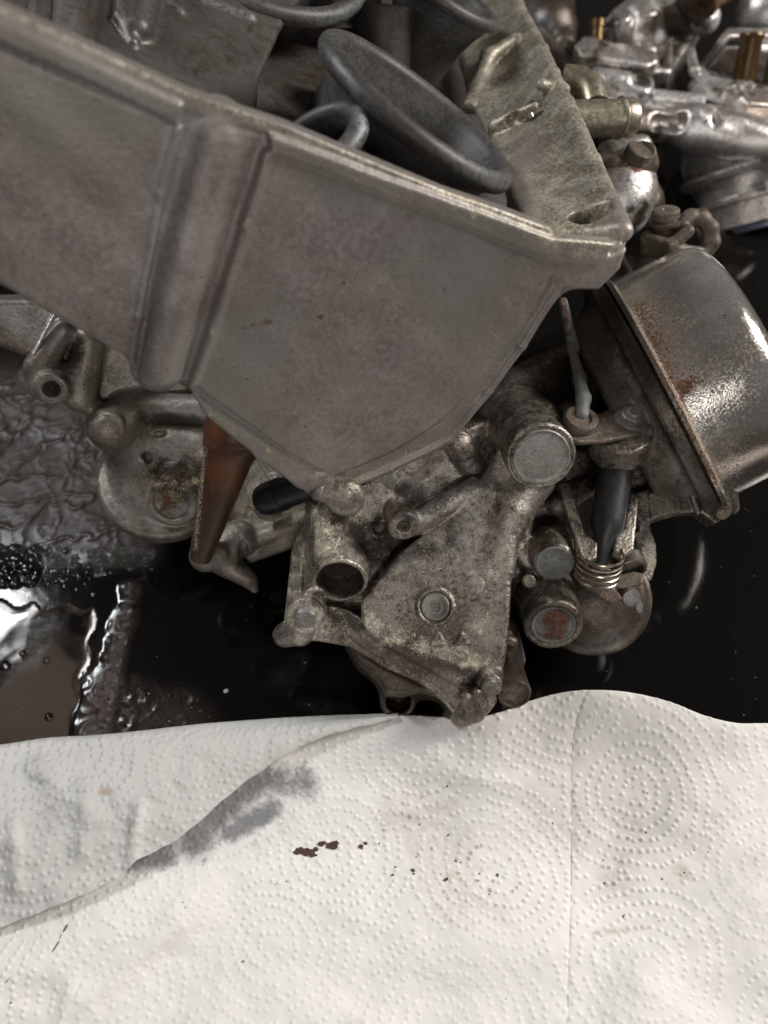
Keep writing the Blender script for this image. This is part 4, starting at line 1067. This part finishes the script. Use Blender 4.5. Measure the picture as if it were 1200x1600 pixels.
# coil spring
cp = []
sa = C(941, 862, 340); sb = C(931, 904, 347); e1, e2, a3 = frame(sb - sa)
turns = 5.0
for i in range(150):
    t = i / 149; x = t * turns * 2 * math.pi; rr = mm(34, 346) * (0.98 - 0.06 * (t > .9) * (t - .9) * 10)
    cp.append(sa + (sb - sa) * t + (e1 * math.cos(x) + e2 * math.sin(x)) * rr)
tube('coil_spring', cp, 0.62, M['spring'], bank, 8)
s = Sdf(0.5)
PLv = Plane((930, 910, 351), (1000, 900, 350), (950, 870, 356))
s.add(pprism(PLv, [(896, 890), (925, 885), (965, 898), (990, 892), (1008, 896), (1005, 912), (975, 920), (960, 918), (975, 935), (955, 943), (932, 930), (905, 912)], -2.2, 0, .9), 1)
s.build('lever', 'rusty', bank, {'rust': [(930, 905, 960, 930, 50, .25)]})
lathe('lever_roller', C(985, 893, 353), [.1, -.75, .6], [(-7, mm(27, 350)), (-.6, mm(28, 350)), (0, mm(26, 350)), (0, mm(22, 350)), (-3, mm(20, 350)), (-3, 0)], 'cast_dark', bank, 36)
bolt(985, 933, 348, 14.5, 'bolt', bank, h=2, name='pin', ax=[0, -.2, 1], masks={'frost': [(985, 933, 985, 933, 20, .4)]})
fib = []
for i in range(9):
    a = C(998 + rng.normal(0, 1.5), 936 + rng.normal(0, 4), 349); b_ = a + np.array([rng.normal(0, 1.2), -2.5 - 4 * rng.random(), rng.normal(0, 1)])
    fib.append(tube('fibre_strand', [a, (a + b_) / 2 + rng.normal(0, .4, 3), b_], .10, M['fibre'], bank, 5))

# ================================================================== chrome vacuum cap at the right
can_c = C(1040, 612, 392)           # centre of the flange
ca = unit([0.84, 0.44, 0.33])
Rc = mm(205, 392)
prof = [(-3.0, 0), (-3.0, Rc * .97), (-2.4, Rc * 1.015), (-.4, Rc * 1.02), (0, Rc * 1.005), (.2, Rc * 0.955), (1.2, Rc * .93), (3.5, Rc * .925), (22, Rc * .912), (30, Rc * .90), (35, Rc * .885), (39, Rc * .86), (42, Rc * .825), (44.2, Rc * .77), (45.5, Rc * .70), (46, Rc * .6), (46.2, 0)]
lathe('vacuum_cap', can_c, ca, prof, 'chrome', bank, 128,
      {'rust': [(1000, 480, 1090, 700, 40, .78), (1060, 660, 1115, 745, 44, .8), (1010, 440, 1060, 540, 80, .6), (1150, 560, 1120, 740, 150, .50), (1062, 605, 1066, 612, 26, .95)],
       'dep': [(1080, 640, 1110, 740, 40, 1.3), (1060, 480, 1080, 560, 60, .8)], 'oil': [(975, 430, 1060, 620, 20, .35), (1000, 400, 1060, 400, 60, .35)]}, sharp=30, jitter=0)
# body half of the flange
s = Sdf(0.8)
fc = can_c - ca * 3.2
s.add(pcyl(fc - ca * 7, fc, Rc * .99, Rc * 1.0, rd=1.2), 1)
s.add(pcyl(fc - ca * 24, fc - ca * 4, Rc * .80, Rc * .86, rd=2), 3)
s.add(pcap(C(1128, 745, 372), C(1138, 790, 374), 6, 5), 2)
s.build('diaphragm_flange', 'cast_dark', bank, {'dep': [(985, 620, 1010, 680, 20, .9), (1010, 690, 1100, 800, 26, .6), (950, 520, 975, 560, 16, .3)], 'frost': [(1060, 720, 1080, 790, 30, .35), (985, 580, 1000, 610, 14, .4)]})
bolt(1112, 742, 366, 17, 'bolt', bank, h=3.5, hexed=True, name='screw', ax=[.5, -.1, .85], masks={'rust': [(1112, 742, 1112, 742, 30, .3)]})
bolt(1128, 797, 368, 15, 'rusty', bank, h=2, name='screw', ax=[.3, -.4, .85])

# clamp on top of the cap
lathe('clamp_screw', C(1040, 334, 398), [-.15, .75, .62], [(-14, 4.5), (-5, 4.5), (-4.8, 8), (-3.2, 8.4), (-3.0, 6), (-1.8, 6), (-1.6, 7.2), (1.6, 7.0), (2.4, 6), (2.5, 2), (1.6, 1.4), (1.6, 0)], 'rusty', bank, 36)
s = Sdf(0.6)
s.add(chain([C(1010, 372, 402), C(1045, 385, 398), C(1075, 362, 396)], 3.4), 2)
s.add(chain([C(1064, 352, 400), C(1078, 340, 400), C(1096, 340, 400), (C(1110, 356, 400)), C(1112, 378, 402), C(1106, 388, 404)], 4.2), 1.5)
s.add(chain([C(1060, 388, 400), C(1085, 395, 402), C(1106, 392, 404)], 3.0), 1.5)
s.add(pcap(C(1012, 388, 405), C(1060, 394, 400), 4.0), 2)
s.build('clamp', 'rusty', bank, {'frost': [(1085, 395, 1100, 395, 20, .4)]})

# ================================================================== things behind the plenum wall on the right
s = Sdf(0.9)
s.add(pell(C(968, 300, 445), 21, 27, 20), 3)
s.add(pcap(C(950, 240, 440), C(1000, 230, 448), 7, 7), 4)
s.build('float_bowl', 'bare', bank, {'rust': [(955, 285, 975, 330, 40, .5), (940, 245, 1000, 265, 22, .8), (990, 340, 990, 300, 30, .4)], 'oil': [(1010, 330, 980, 350, 50, .5)]})
s = Sdf(0.9)
s.add(chain([C(925, 245, 432), C(960, 256, 430), C(1000, 262, 430), C(1018, 258, 432)], 4.0), 2.5)
s.add(pcyl(C(1000, 240, 428), C(1006, 262, 440), 8.5, rd=1.2), 2)
s.build('mounting_tab', 'rusty', bank)
bolt(998, 240, 427, 22, 'rusty', bank, h=3, ax=[.25, .55, .8], name='screw')
ne = C(900, 186, 415); nf = C(990, 184, 422); na = unit(nf - ne)
lathe('hose_nipple', nf, na, [(-60, 9.4), (-11, 9.4), (-10, 9.9), (-8.8, 10.9), (-7.6, 10.0), (-6.5, 10.1), (-2.2, 10.3), (-.6, 9.6), (0, 8.6), (0, 6.8), (-20, 6.6), (-20, 0)], 'zinc', bank, 48, {'dep': [(970, 160, 975, 210, 14, .9)]})
tube('elbow', [C(880, 125, 440), C(905, 128, 438), C(922, 140, 436), C(928, 165, 434)], [8, 8.5, 8.5, 8], M['zinc'], bank, 24)
s = Sdf(1.0)
s.add(pcap(C(960, 215, 450), C(1000, 320, 460), 10, 14), 4)
s.add(pcap(C(930, 380, 430), C(960, 470, 425), 10, 16), 4)
s.add(pcap(C(900, 560, 425), C(800, 620, 420), 18, 22), 4)
s.add(pcap(C(940, 520, 430), C(900, 700, 405), 16, 20), 6)
s.add(pcap(C(640, 700, 400), C(800, 640, 415), 20, 20), 6)
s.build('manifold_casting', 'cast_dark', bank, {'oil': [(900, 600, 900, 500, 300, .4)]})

# ================================================================== rear left carburettor
s = Sdf(0.9)
PQ = Plane((60, 560, 372), (250, 640, 398), (60, 650, 385))
s.add(pprism(PQ, [(-60, 470), (60, 470), (240, 560), (340, 640), (330, 690), (240, 690), (170, 640), (100, 600), (40, 560), (-60, 520)], -16, 0, 3), 3)
s.add(pcap(C(75, 600, 372), C(50, 588, 380), mm(30, 372), mm(26, 380)), 4)
l0 = C(80, 608, 364)
s.add(pcyl(l0 - AX * 16, l0, mm(28, 370), mm(26, 364), rd=1.0), 3)
s.sub(pcyl(l0 - AX * 4, l0 + AX, mm(13, 364), rd=.3), .4)
s.add(pcap(C(100, 515, 366), C(60, 575, 368), 5, 7), 3)
s.add(pcap(C(140, 530, 372), C(125, 620, 378), 7, 8), 4)
s.sub(pcap(C(118, 530, 362), C(112, 575, 365), 3.4, 3), 2)
# screw lug
s.add(pcap(C(172, 668, 384), C(220, 645, 396), mm(36, 386), mm(36, 396)), 5)
s.add(pcap(C(200, 640, 392), C(320, 640, 392), 8, 8), 4)
s.sub(pcap(C(215, 672, 380), C(300, 668, 380), 2.6, 2.6), 2)
s.build('carburetor_body', 'cast_old', bank, {
    'frost': [(0, 480, 80, 520, 40, .6), (80, 607, 60, 590, 40, .3), (200, 590, 320, 650, 26, .35)],
    'rust': [(115, 520, 130, 570, 30, .35), (200, 640, 190, 660, 26, .4)], 'oil': [(120, 540, 110, 580, 30, .5), (220, 650, 320, 665, 28, .6)], 'dep': [(60, 590, 60, 590, 34, 1.1), (150, 560, 200, 600, 40, .5)]})
tube('idle_rod', [C(86, 486, 358), C(52, 552, 362)], 1.3, M['bare'], bank, 12)
bolt(176, 664, 378, 22, 'cast_old', bank, h=3, name='screw', ax=[-.1, -.4, .9])
lathe('bushing', l0, AX, [(-3, 0), (-3, mm(8, 364)), (-.5, mm(12, 364)), (-1.5, mm(5, 364)), (-4, 0)], 'hole', bank, 24)
s = Sdf(0.9)
s.add(pell(C(256, 752, 412), 31, 29, 22), 3)
s.add(pcyl(C(256, 760, 416), C(254, 748, 406), 33, rd=3), 2.5)
s.add(pcap(C(225, 690, 402), C(320, 700, 402), 14, 14), 5)
d0 = C(266, 790, 384); da = unit([-.06, -.52, .85])
s.add(pcyl(d0 - da * 16, d0, mm(46, 392), mm(40, 384), rd=1.5), 5)
s.sub(pcyl(d0 - da * 2.4, d0 + da * 2, mm(27, 384), rd=.5), 1)
s.sub(pell(C(230, 716, 391), 2.4, 3, 3), 1)
s.sub(pell(C(250, 678, 389), 3.4, 1.8, 3), 1)
s.build('float_bowl', 'cast_old', bank, {
    'frost': [(200, 720, 185, 790, 34, .4), (190, 770, 250, 825, 22, .35), (240, 700, 300, 690, 30, .3), (285, 800, 300, 790, 20, .5)],
    'oil': [(265, 745, 320, 760, 60, .75), (225, 715, 230, 720, 14, .6)], 'dep': [(240, 770, 300, 760, 50, .9)], 'rust': [(262, 788, 262, 788, 36, .9)]})
# casting right of the funnel
s = Sdf(0.85)
PT = Plane((350, 780, 400), (480, 780, 385), (380, 880, 398))
s.add(pprism(PT, [(330, 690), (420, 700), (500, 760), (492, 830), (440, 860), (400, 872), (360, 880), (320, 860), (330, 780)], -18, 0, 4), 4)
s.add(pcap(C(322, 868, 388), C(345, 850, 394), mm(26, 388), mm(30, 394)), 3)
s.add(pcap(C(347, 862, 385), C(372, 842, 390), mm(24, 385), mm(30, 390)), 3)
s.add(pcap(C(352, 880, 388), C(388, 905, 390), mm(22, 388), mm(14, 390)), 2.5)
s.add(pcap(C(388, 905, 390), C(398, 920, 391), mm(12, 390), mm(7, 391)), 2)
s.add(pcap(C(375, 850, 394), C(485, 812, 388), 4.5, 4.5), 2.5)
s.add(pcap(C(385, 872, 398), C(480, 835, 392), 3.5, 3.5), 2)
s.sub(pell(C(380, 862, 384), 2.5, 6, 4), 1.5)
s.sub(pell(C(396, 800, 388), 4, 5, 5), 2)
s.add(pcyl(C(430, 772, 384) , C(408, 782, 388), mm(36, 386), rd=1), 2)
s.build('fuel_joint', 'cast_old', bank, {'dep': [(380, 800, 480, 830, 70, 1.0)], 'frost': [(420, 790, 380, 850, 40, .3), (330, 880, 345, 860, 16, .35)], 'rust': [(400, 820, 460, 810, 50, .35), (395, 912, 395, 912, 14, .8)], 'oil': [(395, 800, 400, 800, 24, .7), (380, 860, 380, 880, 16, .7), (460, 780, 470, 790, 30, .4)]})
bolt(346, 862, 380, 15, 'cast_old', bank, h=3, name='screw', ax=[-.3, -.5, .8], masks={'rust': [(346, 862, 346, 862, 14, .4)]})
hp = unit(C(495, 752, 352) - C(415, 780, 372))
tube('fuel_hose', [C(414, 781, 370), C(420, 779, 368), C(440, 772, 365), C(441, 771.6, 364.8), C(444, 770.5, 364), C(444.5, 770.4, 363.8), C(470, 762, 358), C(500, 752, 352)],
     [mm(25, 366), mm(27, 366), mm(27, 365), mm(27, 365), mm(25, 365), mm(24.5, 365), mm(24, 360), mm(24, 352)], M['rubber'], bank, 32)

# amber brown rubber funnel
f0 = C(368, 672, 345); f1 = C(313, 872, 375); fa = unit(f1 - f0); L = np.linalg.norm(f1 - f0)
prof = [(-8, mm(47, 345)), (0, mm(49, 345)), (2, mm(49.5, 345)), (3.5, mm(47.5, 345)), (4.2, mm(45.5, 345)), (6, mm(45.5, 345)), (9, mm(44, 346))]
for t in np.linspace(0.2, 1, 14): prof.append((L * t, mm(44, 346) * (1 - t) + mm(17, 375) * t))
prof += [(L, mm(13, 375)), (L * .8, mm(12, 375)), (L * .8, 0)]
lathe('rubber_funnel', f0, fa, prof, 'amber', bank, 56, {'rust': [(352, 735, 352, 748, 42, .75), (335, 660, 335, 690, 22, .5), (370, 690, 400, 705, 16, .4)], 'dep': [(320, 700, 305, 860, 12, 1.2), (330, 765, 345, 770, 16, .9), (330, 650, 400, 690, 10, 1.2)]})

# ================================================================== stripped carburettors behind, top right
sp = thing('stripped_carburetor_pair', 'bright bare metal carburetors without covers, lying behind the grimy grey bank', 'carburetors', G(1060, 200, 0))
s = Sdf(1.1)
K = Plane((930, 60, 600), (1100, 60, 610), (1000, 180, 560))
s.add(pprism(K, [(905, 70), (960, 10), (1000, -20), (1105, -30), (1112, 20), (1085, 60), (1050, 110), (1010, 112), (925, 95)], -30, 0, 3), 3)
s.add(pcap(C(1000, 30, 596), C(1010, 70, 590), 16, 16), 3)
s.add(pcap(C(1085, -10, 598), C(1100, 30, 600), 14, 12), 4)
s.add(pprism(K, [(905, 80), (1015, 100), (1020, 118), (1005, 125), (900, 110), (890, 95)], -14, 12, 2), 2)
s.sub(pcap(C(1060, 10, 592), C(1075, 20, 590), 4, 6), 3)
s.sub(pcap(C(960, 20, 592), C(945, 60, 590), 3, 4), 3)
s.add(pcyl(C(970, 25, 580), C(975, 60, 595), 8, rd=1), 2)
s.add(pcap(C(880, 130, 600), C(960, 165, 590), 9, 9), 3)
s.build('valve_block', 'bare', sp, {'oil': [(1040, 40, 1090, 10, 60, .8), (930, 110, 1000, 120, 20, .7), (960, 30, 930, 90, 24, .5), (1050, 90, 1060, 60, 30, .5)]}, wob=.8)
for u, v, u2, v2, r, m_ in [(934, 30, 930, 92, 5, 'brass'), (1006, 22, 1008, 60, 9, 'bare'), (1038, 60, 1040, 95, 6, 'cast_dark'), (1100, 10, 1112, 2, 8, 'brass'), (955, 95, 958, 108, 9, 'bare')]:
    a_, b_ = C(u, v, 585), C(u2, v2, 592)
    lathe('stud', a_, unit(a_ - b_), [(-40, r), (-6, r), (-5.5, r * 1.15), (-1, r * 1.15), (0, r), (0, r * .55), (-4, r * .5), (-4, 0)], m_, sp, 24)
s = Sdf(1.1)
s.add([pcap(C(940, 150, 575), C(1060, 178, 570), 9, 9), pcap(C(1060, 178, 570), C(1120, 185, 568), 7, 9)], 3)
s.add(pcap(C(940, 195, 560), C(1100, 200, 560), 12, 10), 4)
s.add(pcap(C(1080, 200, 560), C(1230, 232, 555), 17, 16), 4)
s.add(pcap(C(930, 130, 580), C(1000, 140, 580), 11, 11), 3)
s.sub(pcap(C(1030, 190, 550), C(1060, 190, 550), 6, 6), 3)
s.sub(pcap(C(1105, 165, 556), C(1118, 190, 545), 5, 4), 2)
s.sub(pcap(C(1000, 120, 566), C(1060, 128, 566), 6, 5), 2)
s.build('connecting_rail', 'bare', sp, {'oil': [(1000, 120, 1080, 130, 26, .9), (1030, 205, 1000, 212, 24, .6), (960, 130, 1000, 150, 26, .4)]}, wob=.8)
tube('throttle_shaft', [C(1020, 152, 566), C(1100, 160, 562)], 5.5, M['bare'], sp, 24)
# throat with its two rings
ta_ = unit([.22, -.93, -.18]); t0_ = C(1150, 215, 590)
lathe('throat', t0_, ta_, [(0, 0), (0, 42), (10, 42), (22, 40), (24, 44), (27, 46), (30, 44), (32, 37), (44, 36), (46, 38.5), (49, 38.5), (50, 36.5), (66, 36), (67, 34), (67, 31), (40, 30), (40, 0)], 'bare', sp, 96, {'oil': [(1080, 270, 1200, 300, 14, .5)]})
lathe('throat_liner', t0_ + ta_ * 67.2, ta_, [(-20, 31), (3.5, 31.5), (4.5, 30), (4.5, 28), (-20, 27), (-20, 0)], 'blueinner', sp, 64)
# open float chamber frame with the brass tube
s = Sdf(1.0)
K2 = Plane((1110, 120, 560), (1200, 130, 560), (1160, 40, 600))
s.add(pprism(K2, [(1085, 110), (1135, 42), (1260, 40), (1260, 165), (1170, 162), (1145, 140), (1090, 122)], -14, 0, 2.5), 2)
s.sub(pprism(K2, [(1100, 105), (1140, 56), (1250, 52), (1250, 125), (1170, 132)], -9, 6, 2), 1.2)
s.add([pcap(C(1150, 140, 556), C(1160, 168, 556), 6, 7), pcap(C(1085, 112, 562), C(1080, 80, 575), 4, 3)], 2)
s.build('float_chamber', 'bare', sp, {'oil': [(1120, 90, 1200, 110, 60, .7), (1120, 140, 1180, 150, 20, .4)]}, wob=.6)
lathe('brass_tube', C(1176, 52, 560), unit([.03, .9, .4]), [(-42, 8), (-40, 11), (-37, 11), (-36, 8), (-4, 8), (-2, 9), (0, 8.5), (0, 6), (-3, 5), (-3, 0)], 'brass_tube', sp, 32)
lathe('brass_tube', C(1215, 70, 560), unit([.03, .9, .4]), [(-34, 5), (0, 5), (0, 0)], 'brass_tube', sp, 24)
for u, v, r in [(1158, 128, 4.5), (1172, 130, 4.5), (1140, 138, 5), (1152, 165, 6)]:
    lathe('screw', C(u, v, 556), [0, .6, .8], [(-6, r), (-.6, r), (0, r * .8), (0, 0)], 'bare', sp, 20)
# casting at the very top, between plenum and the bright pair
s = Sdf(1.2)
s.add(pcap(C(830, 0, 640), C(860, 40, 620), 16, 20), 5)
s.add(pcap(C(870, -30, 650), C(880, 70, 610), 14, 10), 5)
s.add(pcap(C(840, 60, 600), C(900, 130, 580), 8, 9), 4)
s.build('valve_block', 'cast_dark', sp, {'frost': [(830, 10, 850, 40, 26, .5)]})
s = Sdf(1.2)
s.add(pcap(C(1195, 20, 620), C(1240, 40, 620), 22, 22), 5)
s.build('vacuum_cap', 'bare', sp)
